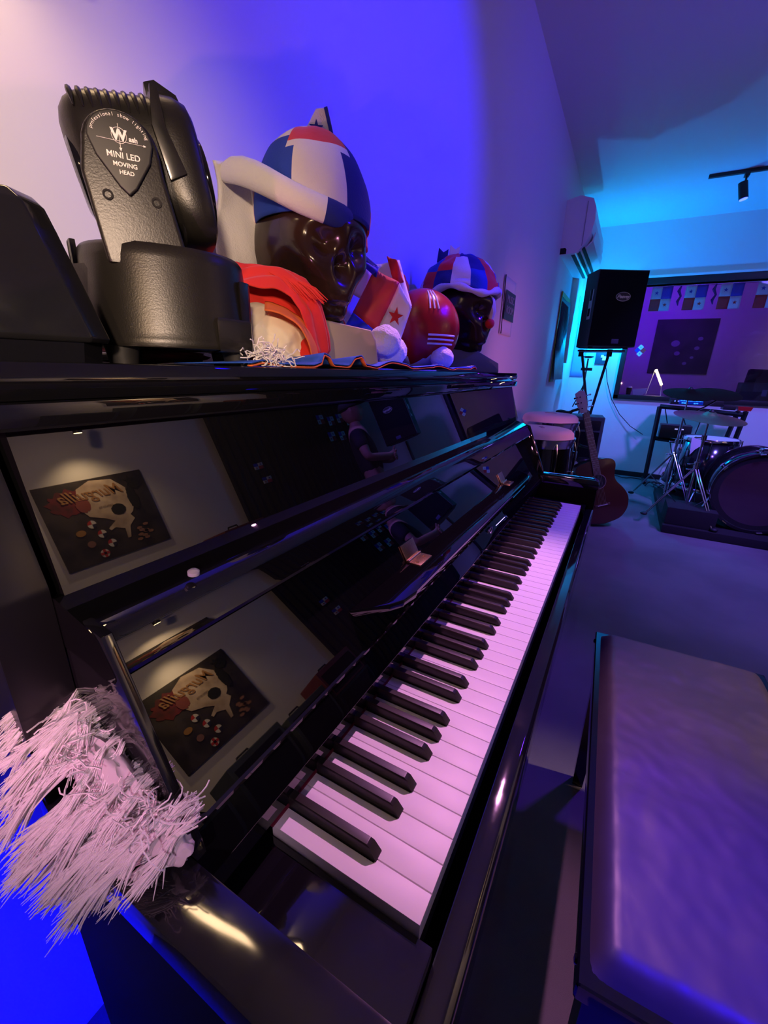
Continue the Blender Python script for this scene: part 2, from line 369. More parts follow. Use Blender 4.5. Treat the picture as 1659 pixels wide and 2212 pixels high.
for c in blk:
    cx=c*K; h=.0052; ht=.0040
    b=new(); loft(b,[[(cx-h,.0495,.7285),(cx+h,.0495,.7285),(cx+h,.1455,.7285),(cx-h,.1455,.7285)],
                     [(cx-h,.0500,.7310),(cx+h,.0500,.7310),(cx+h,.1455,.7310),(cx-h,.1455,.7310)],
                     [(cx-ht-.0003,.0565,.7400),(cx+ht+.0003,.0565,.7400),(cx+ht+.0003,.1455,.7400),(cx-ht-.0003,.1455,.7400)],
                     [(cx-ht+.0003,.0600,.7418),(cx+ht-.0003,.0600,.7418),(cx+ht-.0003,.1455,.7418),(cx-ht+.0003,.1455,.7418)]])
    bev(b,[e for e in b.edges],.0006,2); pobj('black_key',b,ebony)
# ============================================================ BENCH
B0=thing('piano_bench','piano bench with worn dark leather top and black wooden frame','bench',(.55,-.29,0),2.1)
BL=T(-.55,.29,0)
def bobj(name,bm,mt,**k): bm.transform(BL); return obj(name,bm,mt,B0,**k)
bx0,bx1,by0,by1=.168,.930,-.470,-.118
b=new()
def cush(u,v):
    x=bx0+.012+(bx1-bx0-.024)*u; y=by0+.010+(by1-by0-.020)*v
    e=min(1,min(u,1-u)*(bx1-bx0)/.03)*1.0; f=min(1,min(v,1-v)*(by1-by0)/.03)
    e=math.sin(e*PI/2);f=math.sin(f*PI/2)
    return (x,y,.478+.026*min(e,1)*min(f,1)+.0022*nz3((x,y,0),14)*e*f+.001*nz3((x,y,3),45)*e*f)
grid(b,cush,90,50)
bobj('seat_cushion',b,leather,ang=180)
b=new(); box(b,bx0,bx1,by0,by1,.452,.481,r=.006,seg=3); bobj('seat_board',b,lacq)
b=new()
box(b,bx0+.03,bx1-.03,by1-.045,by1-.025,.36,.453); box(b,bx0+.03,bx1-.03,by0+.025,by0+.045,.36,.453); box(b,bx0+.025,bx0+.045,by0+.03,by1-.03,.36,.453); box(b,bx1-.045,bx1-.025,by0+.03,by1-.03,.36,.453)
bobj('apron',b,lacq2)
for x in (bx0+.035,bx1-.035):
    for y in (by0+.035,by1-.035):
        b=new(); loft(b,[[(x-.022,y-.022,.453),(x+.022,y-.022,.453),(x+.022,y+.022,.453),(x-.022,y+.022,.453)],[(x-.013,y-.013,0),(x+.013,y-.013,0),(x+.013,y+.013,0),(x-.013,y+.013,0)]]); bobj('leg',b,lacq2)
for x in (bx0+.03,bx1-.03):
    b=new(); lathe(b,[(0,.003),(.005,.002),(.006,0)],12,T(x,by1+.0,.468)@RX(-90)); bobj('screw_head',b,chrome)
# ============================================================ THINGS ON THE PIANO LID
LZ=1.1195
# --- moving head stage light (local X right as seen, Y away, Z up)
H0=thing('moving_head_light','black moving head stage light with ribbed head and printed badge, on the piano lid','stage light',(.135,.42,LZ),-33.9)
b=new()
def drum(z,k=1): # rounded drum footprint with a squarer left-back wing
    o_=[]
    for i in range(48):
        a=2*PI*i/48; x=.086*k*math.copysign(abs(math.cos(a))**.85,math.cos(a)); y=.086*k*math.copysign(abs(math.sin(a))**.85,math.sin(a)); o_.append((.020+x,y,z))
    return o_
loft(b,[drum(.016,1.0),drum(.019,1.015),drum(.024,1.0),drum(.030,.99),drum(.096,.945),drum(.104,.935),drum(.108,.90),drum(.109,.6),drum(.109,.1)])
obj('base',b,satin,H0,ang=50)
b=new(); prism(b,[(-.082,-.02),(-.030,-.070),(-.03,.06),(-.082,.03)],'z',.018,.090,r=.006); obj('side_housing',b,satin,H0)
b=new(); prism(b,[(.060,-.083),(.098,-.060),(.104,-.030),(.104,.03),(.06,.05)],'z',.014,.048,r=.004); prism(b,[(.088,-.060),(.102,-.045),(.102,-.02),(.088,-.01)],'z',.045,.088,r=.006); obj('corner_bracket',b,satin2,H0)
b=new()
for k in range(7): a=R(150+k*8); x,y=.020+.084*math.cos(a),.084*math.sin(a); box(b,-.0025,.0025,-.004,.004,.085,.112,T(x,y,0)@RZ(math.degrees(a)),r=.001)
obj('cooling_fins',b,satin,H0)
for x,y in ((-.030,-.055),(.082,-.045),(-.03,.05),(.08,.05)):
    b=new(); cyl(b,(x,y,0),(x,y,.018),.013,.016,n=20); obj('foot',b,black,H0)
# yoke: two arms
def yoke_poly():
    p=[(-.033,.100),(.048,.100),(.030,.185)]
    for a in range(0,181,15): p.append((-.006+.034*math.cos(R(a)),.202+.033*math.sin(R(a))))
    p.append((-.044,.180)); return p
for y0,y1 in ((-.075,-.058),(.058,.075)):
    b=new(); prism(b,yoke_poly(),'y',y0,y1,r=.004,seg=3)
    if y0<0: persp(b,.582)
    else:
        for v in b.verts: v.co.z*=.9; v.co.x*=.9
    ya=obj('yoke_arm',b,satin,H0,ang=50)
    if y0<0:
        bd=[(-.004,.163),(.0035,.170),(.0185,.194)]+[(-.006+.0285*math.cos(R(a)),.209+.0245*math.sin(R(a))) for a in range(0,181,15)]+[(-.029,.194),(-.012,.170)]
        b=new(); prism(b,bd,'y',-.0790,-.0745,r=.0018,seg=3); bo_=obj('badge',b,badge,ya,ang=60)
        Mb=lambda x,z:T(x,-.0793,z)@RX(90)
        s_='professional show lighting'
        b=new()
        for i,ch in enumerate(s_):
            if ch==' ': continue
            a=R(165-i*150/(len(s_)-1)); cx,cz=-.006+.0245*math.cos(a),.2095+.0195*math.sin(a)
            q=text(ch,.0042,.0002,T(cx,-.0793,cz)@RX(90)@Matrix.Rotation(a-PI/2,4,'Z'),label,None,'tmp')
            b.from_mesh(q.data); bpy.data.objects.remove(q)
        obj('lettering',b,label,ya,smooth=False)
        text('W',.0125,.0003,Mb(-.0065,.2125),label,ya,bold=.0005); text('ash',.0058,.0002,Mb(.0055,.2110),label,ya,bold=.0002)
        b=new(); box(b,-.026,.014,-.0796,-.0792,.2077,.2080); prism(b,[(.014,.2068),(.0165,.2078),(.014,.2089)],'y',-.0796,-.0792); box(b,-.0067,-.0063,-.0796,-.0792,.202,.222); prism(b,[(-.0078,.2025),(-.0065,.1995),(-.0052,.2025)],'y',-.0796,-.0792)
        tube(b,[(-.0065+.0065*math.cos(R(a)),-.0794,.2125+.0065*math.sin(R(a))) for a in range(0,361,20)],.00025,6); obj('emblem',b,label,ya,smooth=False)
        text('MINI LED',.0072,.0002,Mb(-.005,.1960),label,ya,bold=.0001); text('MOVING',.0054,.0002,Mb(-.0045,.1885),label,ya,bold=.0001); text('HEAD',.0050,.0002,Mb(-.004,.1820),label,ya,bold=.0001)
        for ch_ in list(ya.children):
            for v in ch_.data.vertices: k=(.582-.075)/.582; v.co.x*=k; v.co.z*=k
        for x in (-.024,.020):
            b=new(); lathe(b,[(.0026,0),(.0042,.0002),(.0042,-.003),(.0026,-.003),(0,-.003)],16,T(x*.87,-.0762,.141 if x<0 else .141)@RX(90)); obj('screw_hole',b,darkh,ya)
# head: lofted along a tilted axis; local u along axis (towards the lens), cross-section rounded square
SH=Matrix(((1,0,-.18,0),(0,1,0,0),(0,0,1,0),(0,0,0,1)))
HM=T(.009,0,.184)@SH@Matrix.Diagonal((.87,.90,.84,1))
def sq(u,ry,rz,e=.55,n=64,dz=0):
    return [(u,ry*math.copysign(abs(math.cos(2*PI*k/n))**e,math.cos(2*PI*k/n)),dz+rz*math.copysign(abs(math.sin(2*PI*k/n))**e,math.sin(2*PI*k/n))) for k in range(n)]
def hz(u): return .060+(.010)*(u+.05)/.08, .053+(u+.05)/.08*.016
b=new(); loft(b,[sq(-.068,.016,.020,.75),sq(-.067,.028,.032,.7),sq(-.063,.039,.043,.65),sq(-.056,.047,.051,.6),sq(-.046,.052,.057,.57),sq(-.030,.054,.062),sq(.026,.056,.068),sq(.028,.057,.073),sq(.050,.057,.074),sq(.062,.055,.070),sq(.066,.050,.062)],HM)
hd=obj('head',b,satin,H0,ang=50)
b=new()
for k in range(9):
    u=-.048+k*.0085; rz_=.0580+(u+.05)*.145; ring=sq(u,.0535+(u+.05)*.028,rz_-.0010,.56)
    tube(b,[ring[q] for q in range(5,29)],[.0008]+[.0030]*19+[.0026,.0020,.0014,.0008],8,HM)
obj('cooling_ribs',b,satin,hd)
b=new(); prism(b,[(.026,.066),(.026,.080),(.038,.085),(.058,.076),(.062,.062)],'y',-.030,.030,HM,r=.003); prism(b,[(.024,-.02),(.020,.03),(.028,.066),(.036,.066),(.034,.03),(.044,-.01)],'y',-.061,-.052,HM,r=.003); obj('front_bezel',b,satin2,hd)
b=new(); M_=HM@T(.064,0,0)@RY(90); lathe(b,[(.046,0),(.0475,.003),(.047,.007),(.044,.008),(.042,.004),(0,.003)],48,M_); obj('lens_ring',b,gloss,hd)
b=new()
for k in range(7):
    a=2*PI*k/6; x,y=(0,0) if k==6 else (.026*math.cos(a),.026*math.sin(a)); ico(b,(x,y,.004),(.0105,.0105,.005),2,M_)
obj('led_lenses',b,mat('led_lens',(.6,.6,.65),.08,trans=.7),hd)
b=new(); M_=HM@T(-.058,0,0)@RY(-90); lathe(b,[(.043,-.006),(.045,0),(.043,.006),(.036,.009),(0,.009)],40,M_@T(-.012,0,0)); obj('rear_cover',b,gloss,hd)
# --- black wedge shaped fixture at the left
W0=thing('wedge_light_base','glossy black wedge shaped lamp base at the left end of the piano lid','stage light',(-.03,.42,LZ),-18.3)
b=new()
def wr(z,x0,x1,y0,y1,c=.016):
    return [(x0+c,y0,z),(x1-c,y0,z),(x1,y0+c,z),(x1,y1-c,z),(x1-c,y1,z),(x0+c,y1,z),(x0,y1-c,z),(x0,y0+c,z)]
loft(b,[wr(.016,-.105,.092,-.055,.030),wr(.020,-.107,.094,-.057,.032),wr(.100,-.085,.071,-.046,.026),wr(.116,-.079,.066,-.044,.024),wr(.124,-.070,.060,-.038,.020),wr(.128,-.050,.044,-.022,.012)]); bev(b,[e for e in b.edges],.003,2)
obj('housing',b,mat('scuffed_gloss_plastic',(.010,.010,.012),.10,rvar=(22,.28)),W0,ang=50)
b=new(); loft(b,[wr(.0,-.098,.086,-.050,.028),wr(.016,-.100,.088,-.052,.030)]); obj('foot_ring',b,gloss,W0)
b=new(); box(b,-.06,.0,-.0625,-.058,.004,.012,r=.001); obj('vent_grille',b,satin2,W0)
# --- skull builder
def skull(name,parent,s,mt,yaw,loc):
    feats=[ # azimuth deg (0 = front -Y), elevation deg, sigma az, sigma el, amplitude
      (-21,2,10,9,-.20),(21,2,10,9,-.20),(-4,-15,5,7,-.16),(4,-15,5,7,-.16),(0,6,5,5,.02),(-22,15,14,5,.07),(22,15,14,5,.07),(-38,-12,11,8,.09),(38,-12,11,8,.09),
      (-58,-22,14,12,-.13),(58,-22,14,12,-.13),(0,-36,18,8,.10),(0,-52,20,7,.16),(-34,-58,12,8,.05),(34,-58,12,8,.05),(0,-43,20,2.2,-.05),(-80,10,16,20,-.04),(80,10,16,20,-.04),(0,32,40,22,.03)]
    b=new(); b2=bmesh.new(); bmesh.ops.create_icosphere(b2,subdivisions=6,radius=1)
    for v in b2.verts:
        d=v.co.normalized(); az=math.degrees(math.atan2(d.x,-d.y)); el=math.degrees(math.asin(max(-1,min(1,d.z))))
        k=1.0
        for fa,fe,sa,se,am in feats:
            da=(az-fa)*max(.25,math.cos(R(el))); k+=am*math.exp(-.5*((da/sa)**2+((el-fe)/se)**2))
        if abs(az)<26 and -50<el<-36: k+=.018*abs(math.sin(R(az*7)))      # teeth
        x,y,z=d.x*.74*k,d.y*.92*k,d.z*.88*k
        if z<0:
            t=min(1,-z/.9); x*=1-.22*t; 
            if y>0: y*=1-.55*t
        if z<-.82: z=-.82+(z+.82)*.3
        v.co=Vector((x,y,z))*s
    b2.transform(T(*loc)@RZ(yaw)); merge(b,b2)
    return obj(name,b,mt,parent,ang=180)
def cap_pts(c,r,yaw,az,el,k=1):
    d=Vector((math.sin(R(az))*math.cos(R(el)),-math.cos(R(az))*math.cos(R(el)),math.sin(R(el))))
    v=Vector((d.x*r[0]*k,d.y*r[1]*k,d.z*r[2]*k)); v.rotate(Matrix.Rotation(R(yaw),3,'Z')); return Vector(c)+v
hatm=[felth,redc,bluec,navyc]
# --- large skull ornament
SK=thing('skull_ornament','large brown glazed skull ornament on a tan pedestal beside the stage light','ornament',(.43,.43,LZ),-51.5)
skull('skull',SK,.116,ceram,32,(.0,.0,.168))
b=new(); prism(b,[(-.03,.0),(.104,.0),(.098,.045),(.090,.060),(.0,.074),(-.03,.07)],'y',-.075,.055,T(0,0,0)@RZ(6),r=.004,seg=3); obj('pedestal',b,tan,SK,ang=60)
b=new(); loft(b,[[(x*k+.01,y*k,z) for x,y in [(.05*math.cos(2*PI*i/24),.05*math.sin(2*PI*i/24)) for i in range(24)]] for z,k in ((.066,1.1),(.080,.95),(.10,.9))]); obj('neck',b,ceram,SK)
# --- patchwork hat on the large skull
HT=thing('patchwork_hat','white, red and blue patchwork felt hat with drooping brim on the large skull','hat',(.43,.43,LZ),-51.5)
hc=(.008,.0,.222)
b=new()
def crown(u,v):
    az=-180+360*u; el=-8+98*v
    k=1+.025*nz3((math.sin(R(az)),math.cos(R(az)),v*2),2.2)
    return cap_pts(hc,(.088,.100,.112),20,az,el,k)
def patch(u,v):
    i=int(u*9); j=0 if v<.34 else (1 if v<.74 else 2)
    if j==0: return [2,0,3,0,2,1,0,2,1][i%9]
    if j==1: return [0,2,0,0,1,1,0,2,1][(i*1)%9] if i not in (3,) else 2
    return [0,1,1,0,0,1,2,0,1][i%9]
PATT={}
def patch2(u,v):
    az=-180+360*u
    # front of the hat as seen: white middle panel, blue to its left and right, red above, white top left
    if v<.44:
        if -42<az<8: return 0
        if -95<az<=-42: return 2
        if 8<=az<55: return 3
        if 55<=az<95: return 1
        if az>=95: return 0
        return 1
    if v<.74:
        if -100<az<=-50: return 0 if v>.58 else 2
        if -50<az<25: return 1 if v>.50 else 0
        if 25<=az<80: return 3 if v<.6 else 0
        return 0 if az>0 else 1
    return 0 if az<-20 else (1 if az<60 else 3)
grid(b,crown,72,30,mfn=patch2); bmesh.ops.remove_doubles(b,verts=b.verts,dist=.0004)
obj('crown',b,hatm,HT,solid=.003,ang=180)
# rolled brim over the brow, sagging from the left corner down to the right
br=[(-.128,-.030,.268),(-.110,-.050,.282),(-.078,-.074,.276),(-.042,-.092,.260),(-.004,-.100,.246),(.030,-.100,.237),(.055,-.090,.232),(.074,-.070,.230)]
b=new(); rings=[]
for i,p in enumerate(br):
    t_=(Vector(br[min(i+1,7)])-Vector(br[max(i-1,0)])).normalized(); s_=t_.cross(Vector((0,0,1))).normalized(); u_=s_.cross(t_)
    a_,c_=(.013 if 0<i<7 else .007),(.020 if 0<i<7 else .010); rings.append([Vector(p)+s_*a_*math.cos(2*PI*k/16)+u_*c_*math.sin(2*PI*k/16) for k in range(16)])
loft(b,rings); 
for v in b.verts: v.co+=Vector((0,0,1))*.004*nz3(v.co,40)
persp(b,.792)
for f in b.faces: f.material_index=1 if sum(v.co.x for v in f.verts)/len(f.verts)>.035 else 0
obj('brim',b,[felth,navyc],HT,sub=1,ang=180)
# long white ear flap hanging at the left
b=new()
def flap(u,v):
    z=.288-.155*v+.010*u; x=-.134+.058*u+.005*math.sin(v*7+u*3)-.004*v; y=-.050+.050*u+.012*math.sin(v*5+u*2)
    return (x+(.010*v if u>.5 else 0),y,z-.01*u)
grid(b,flap,14,30); persp(b,.792); obj('ear_flap',b,felth,HT,solid=.006,ang=180)
b=new()
def flapb(u,v): z=.275-.170*v; return (-.086+.018*u+.006*math.sin(v*6),-.02+.09*u,z)
grid(b,flapb,10,24); persp(b,.792); obj('ear_flap',b,white,HT,solid=.004,ang=180)
b=new()
def flapr(u,v): z=.262-.078*v; return (.072+.018*math.sin(u*PI)+.006*v,-.035+.07*u,z)
grid(b,flapr,10,14); obj('red_side_panel',b,redc,HT,solid=.004,ang=180)
b=new(); prism(b,[(-.014,.322),(.030,.326),(.046,.318),(.030,.376),(.018,.374)],'y',.020,.024,r=.001); pf=obj('pointed_tip',b,felth,HT)
b=new(); prism(b,[(x*.011+.018,z*.011+.350) for x,z in star(1)],'y',.0185,.0200); obj('star',b,navyc,pf,smooth=False)
b=new(); prism(b,[(.030,.376),(.046,.318),(.051,.319),(.035,.378)],'y',.019,.025); obj('blue_edging',b,navyc,pf)
# --- red cap with cream lining, lying in front of the skull
CP=thing('cloth_cap','crumpled red cloth cap with cream lining leaning on the large skull pedestal','hat',(.35,.37,LZ),-52.6)
b=new()
def lin(u,v):
    a=PI*(1-u)  # left to right dome
    rx_=.066+.004*math.sin(v*6); h=.098*(1-.22*u)
    r=math.sin(v*PI/2)
    x=-.060+rx_*math.cos(a)*r; z=.012+h*math.sin(a)*r*(.92+.08*math.sin(u*9))
    y=-.030-.045*math.cos(v*PI/2)*1.0
    p=Vector((x,y,z)); q_=abs(math.sin(2.5*nz3(p,16)+u*7)); k=.012*nz3(p,34)+.009*(q_-.5)*math.sin(v*PI)+.004*nz3(p,80); return p+Vector((0,k,k*.4))
grid(b,lin,110,70); persp(b,.68); obj('lining',b,cream,CP,ang=180)
b=new()
def rback(u,v):
    a=PI*(1-u); r=math.sin(v*PI/2); p=Vector((-.058+.082*math.cos(a)*r,.004-.040*math.cos(v*PI/2),.004+.122*(1-.22*u)*math.sin(a)*r)); k=.010*nz3(p,30)+.004*nz3(p,80); return p+Vector((0,k,k*.5))
grid(b,rback,50,30); persp(b,.68); obj('red_crown',b,redc,CP,ang=180)
b=new()
def rb(u,v):   # red band wrapping over the lining: from upper left over to lower right
    c=[(-.125,.112),(-.100,.116),(-.072,.112),(-.045,.110),(-.020,.102),(-.006,.085),(.000,.066),(.008,.044),(.012,.022),(-.010,.008)]
    t=u*(len(c)-1); i=min(int(t),len(c)-2); f=t-i; x=c[i][0]*(1-f)+c[i+1][0]*f; z=c[i][1]*(1-f)+c[i+1][1]*f
    w=.022+.012*math.sin(u*PI); n_=Vector((math.sin(u*1.6),0,math.cos(u*1.6)))
    p=Vector((x,-.055+.055*v,z))+n_*(w*(math.sin(v*PI)*.55+v*.5)-.004)
    fold=.0045*math.sin(v*22+3*nz3((u*3,v,0),1.5))*math.sin(v*PI); return p+n_*fold+Vector((0,0,.004*nz3(p,40)))
grid(b,rb,60,44); persp(b,.68); obj('red_band',b,redc,CP,solid=.002,ang=180)
b=new()
def rb2(u,v):
    a=R(-62+150*(1-u)); x=-.062+.068*math.cos(a); z=.014+.072*math.sin(a)*.9
    p=Vector((x,-.078+.03*v,max(.003,z)))+Vector((math.cos(a),0,math.sin(a)))*(.010*v); return p+Vector((0,.003*nz3(p,50),.002*nz3(p,60)))
grid(b,rb2,40,10); persp(b,.68); obj('hem',b,orangec,CP,solid=.0015,ang=180)
b=new()
for k in range(60):
    u=random.random(); x=-.052+.05*u; z=.128-.012*u; a=random.uniform(-.4,.4); p=Vector((x,-.04+random.random()*.02,z)); tube(b,[p,p+Vector((.016,-.006,-.008+a*.006)),p+Vector((.034,-.012,-.024+a*.012))],[.0016,.0014,.0005],5)
persp(b,.68); obj('gathered_ruffle',b,redc,CP)
b=new()
def rlow(u,v):
    x=-.02+.055*u; z=.004+.075*(1-u)*v**.8+.004; p=Vector((x-.012*v,-.060+.03*v,z)); return p+Vector((0,.004*nz3(p,45),.003*nz3(p,50)))
grid(b,rlow,20,16); persp(b,.68); obj('crumpled_edge',b,redc,CP,solid=.002,ang=180)
b=new()
def rrear(u,v): x=-.135+.075*u; z=.070+.075*v*(1-.45*u); return (x,.0+.01*math.sin(u*6),z)
grid(b,rrear,16,10); obj('red_tail',b,redc,CP,solid=.002,ang=180)
# --- blue runner cloth with orange edge along the lid front
SC=thing('scarf','blue scarf with orange edge rumpled along the front of the piano lid','scarf',(.55,.31,LZ))
M_=T(-.55,-.31,0)
wv=[(.150,.003),(.175,.006),(.205,.003),(.250,.003),(.270,.006),(.280,.018),(.292,.016),(.306,.005),(.335,.004),(.350,.016),(.362,.018),(.378,.006),(.42,.004),(.465,.013),(.51,.010),(.56,.005),(.62,.008),(.68,.011),(.74,.005),(.80,.008),(.86,.008),(.905,.012),(.925,.014),(.935,.009)]
def wz(x):
    for i in range(len(wv)-1):
        if wv[i][0]<=x<=wv[i+1][0]:
            f=(x-wv[i][0])/(wv[i+1][0]-wv[i][0]); f=f*f*(3-2*f); return wv[i][1]*(1-f)+wv[i+1][1]*f
    return .004
b=new(); grid(b,lambda u,v:(.15+.785*u,.2865+.125*v+.004*math.sin(u*40),(wz(.15+.785*u))*(1-.85*v)+.0012),200,8,M_); obj('blue_face',b,mat('royal_blue_cloth',(.02,.10,.62),.8),SC,solid=.0012,ang=180)
b=new(); grid(b,lambda u,v:(.15+.785*u,.2858+.006*v+.004*math.sin(u*40),max(.0006,(wz(.15+.785*u))-.0018*1)),200,2,M_); obj('orange_edge',b,orangec,SC,solid=.0014,ang=180)
b=new()
for x0 in (.66,.69,.875,.890,.905):
    b=new(); grid(b,lambda u,v:(x0+.006*u+.02*v,.289+.018*v,wz(x0+.006*u+.02*v)*(1-.12*v)+.0028),3,8,M_); obj('white_stripe',b,white,SC,solid=.0005)
TF=thing('white_tassel','small white curly tassel beside the stage light foot on the lid','tassel',(.195,.305,LZ))
b=new()
for k in range(110):
    p=Vector((random.uniform(-.022,.022),random.uniform(-.014,.014),random.uniform(.003,.016))); pts=[p]
    d=Vector((random.uniform(-1,1),random.uniform(-1,.2),random.uniform(-.3,.9))).normalized()
    for q in range(6): d=(d+Vector((random.uniform(-.9,.9),random.uniform(-.9,.9),random.uniform(-.9,.6)))).normalized(); p=p+d*.0042; p.z=max(.0015,p.z); p.y=max(-.020,p.y); pts.append(p.copy())
    tube(b,pts,.0007,4)
o_=obj('yarn',b,yarn,TF); o_['kind']='stuff'
# --- white cloth hat lump under the stage light
DR=thing('dark_cloth','dark cloth bundle with white corner under the stage light','cloth',(.16,.50,LZ),-34)
b=new(); ico(b,(0,0,.010),(.085,.03,.010),4,fn=lambda d:1+.2*nz3(d,3)); obj('bundle',b,mat('dark_red_cloth',(.10,.01,.02),.9),DR)
b=new(); ico(b,(-.055,-.025,.007),(.040,.014,.006),3,fn=lambda d:1+.3*nz3(d,4)); obj('white_corner',b,white,DR)
# --- flag ribbon hanging from the hat
FR=thing('flag_ribbon','strip of quartered red, white and blue flags with stars hanging from the patchwork hat','flag',(.62,.40,LZ),-60.2)
def quad(name,p,mt,par=FR,y=0,solid=.0012,n=8,wob=.004):
    b=new(); P=[Vector((q[0],q[2] if len(q)>2 else y,q[1])) for q in p]
    def fn(u,v):
        a=P[0].lerp(P[1],u).lerp(P[3].lerp(P[2],u),v); return a+Vector((0,wob*math.sin(u*5+v*3),0))
    grid(b,fn,n,n); return obj(name,b,mt,par,solid=solid,ang=180)
quad('blue_strip',[(-.070,.215),(-.058,.205),(-.006,.190),(-.010,.172)],mat('blue_ribbon',(.03,.03,.55),.7))
quad('blue_ribbon_top',[(-.115,.262,.03),(-.100,.262,.03),(-.008,.192,0),(-.012,.172,0)],navyc)
quad('white_panel',[(-.075,.225,.02),(-.02,.180,.02),(-.030,.130,.015),(-.075,.150,.02)],white)
quad('red_panel',[(-.014,.187),(.036,.163),(-.008,.072),(-.056,.108)],mat('red_satin',(.72,.05,.05),.55),wob=.006)
quad('white_panel',[(.036,.163),(.062,.120),(.038,.045),(-.008,.072)],mat('white_satin',(.80,.78,.80),.55),wob=.004)
b=new(); prism(b,[(x*.016+.030,z*.018+.102) for x,z in star(1,.4,80)],'y',-.0045,-.0030); obj('star',b,redc,FR,smooth=False)
quad('blue_panel',[(-.056,.108),(-.010,.074),(-.030,.052),(-.072,.082)],mat('blue_satin',(.02,.05,.75),.5))
quad('white_rear_panel',[(-.02,.20,.03),(.035,.21,.04),(.065,.13,.04),(.05,.09,.03)],white,wob=.008)
quad('red_rear_panel',[(.010,.215,.028),(.030,.208,.028),(.046,.170,.028),(.026,.165,.028)],redc)
# --- plush pompoms
for i,(x,y,z,r,lb) in enumerate(((.560,.355,.052,.032,'round white plush pompom tucked beside the skull pedestal under the flag ribbon'),(.610,.370,.028,.036,'larger white plush lump on the blue scarf between skull pedestal and red ball'),(.83,.345,.030,.030,'small white plush lump in front of the red ball'))):
    b=new(); ico(b,(0,0,0),(r,r*.9,r*.86),5,fn=lambda d:1+.07*nz3(d,2.2)+.025*nz3(d,14)); o_=obj('plush_pompom',b,plush); o_.location=(x,y,LZ+max(z,r*.86+.004)); tag(o_,lb,'plush toy','white plush pompoms on the lid')
# --- red ball with white panels and stripes
BA=thing('red_ball','shiny red ball with white panels and stripes between the two skulls','ball',(.86,.43,LZ),-64)
b=new(); ico(b,(0,0,0),.094,5); 
b2=[]
for f in b.faces:
    c=f.calc_center_median().normalized(); c.rotate(Matrix.Rotation(R(25),3,'Y'))
    t=abs(c.x*.55+c.z*.84-.05); 
    q=abs(c.x*.83-c.z*.5+.1)
    mi=0
    if c.x<-.62 or (c.z<-.70 and c.x<.35): mi=1
    f.material_index=mi
b.transform(T(.012,0,.097)); obj('ball_skin',b,[redl,mat('white_leather',(.80,.78,.80),.35)],BA,ang=180)
for k in range(3):
    b=new(); tube(b,[(.012+.0945*math.sin(R(a))*math.cos(R(-22+k*6)),-.0945*math.cos(R(a))*math.cos(R(-22+k*6)),.097+.0945*math.sin(R(-22+k*6))) for a in range(8,62,6)],.0022,6); obj('stripe',b,white,BA)
for k in range(3):
    b=new(); tube(b,[(.012+.0945*math.sin(R(10+k*7))*math.cos(R(e)),-.0945*math.cos(R(10+k*7))*math.cos(R(e)),.097+.0945*math.sin(R(e))) for e in range(25,66,6)],.0020,6); obj('stripe',b,white,BA)
# --- white cloth flower behind the ball
b=new(); ico(b,(0,0,0),(.035,.03,.075),4,fn=lambda d:1+.28*nz3(d,2.5)); o_=obj('white_cloth_bundle',b,white); o_.location=(.70,.455,LZ+.082); tag(o_,'white cloth bundle between the flag ribbon and the red ball','cloth')
b=new(); ico(b,(0,0,0),(.035,.03,.045),4,fn=lambda d:1+.25*nz3(d,2.5)); o_=obj('red_cloth_bundle',b,redc); o_.location=(.79,.46,LZ+.176); tag(o_,'red cloth bundle piled above the ball','cloth')
# --- small skull with patchwork cap
S2=thing('skull_ornament','smaller brown glazed skull ornament at the far end of the piano lid','ornament',(1.14,.43,LZ),-69.8)
skull('skull',S2,.128,ceram,55,(-.002,0,.160))
b=new(); prism(b,[(-.05,0),(.135,0),(.132,.026),(.070,.058),(-.04,.064)],'y',-.06,.06,r=.003); obj('pedestal',b,greyc,S2,ang=60)
HT2=thing('patchwork_hat','small blue, red and white patchwork cap on the far skull','hat',(1.14,.43,LZ),-69.8)
b=new(); h2=(-.002,0,.215)
def crown2(u,v):
    az=-180+360*u; el=2+88*v; k=1+.05*nz3((math.sin(R(az)),math.cos(R(az)),v*2),3)
    p=cap_pts(h2,(.106,.118,.105),55,az,el,k); p.z+=(.010*math.sin(R(az*5)) if v<.1 else 0); return p
def pt2(u,v):
    i=int(u*13); return ([2,0,1,3,0,2,1,2,0,3,2,0,1][i] if v<.3 else [0,2,2,1,0,3,1,0,2,2,0,1,3][i]) if v<.62 else [2,1,3][int(u*6)%3]
grid(b,crown2,78,26,mfn=pt2); bmesh.ops.remove_doubles(b,verts=b.verts,dist=.0004); obj('crown',b,hatm,HT2,solid=.003,ang=180)
b=new()
pp=[cap_pts(h2,(.110,.122,.100),55,az,0+5*math.sin(R(az*4)),1) for az in range(-120,121,8)]
tube(b,pp,[.009+.004*math.sin(i*1.7) for i in range(len(pp))],10); obj('brim',b,felth,HT2,sub=1)
b=new(); ico(b,(.096,-.045,.135),(.014,.014,.014),3); obj('red_bobble',b,redc,HT2)
b=new(); tube(b,[(.07,-.06,.21),(.093,-.055,.19),(.100,-.048,.165),(.098,-.045,.145)],[.014,.013,.011,.007],8); obj('hanging_flap',b,felth,HT2)
for x,z,mt_ in ((-.055,.315,navyc),(-.022,.322,felth)):
    b=new(); prism(b,[(x-.016,z-.012),(x+.014,z-.012),(x+.016,z+.022),(x+.002,z+.014),(x-.012,z+.026)],'y',.0,.004,r=.001); obj('pointed_tip',b,mt_,HT2)
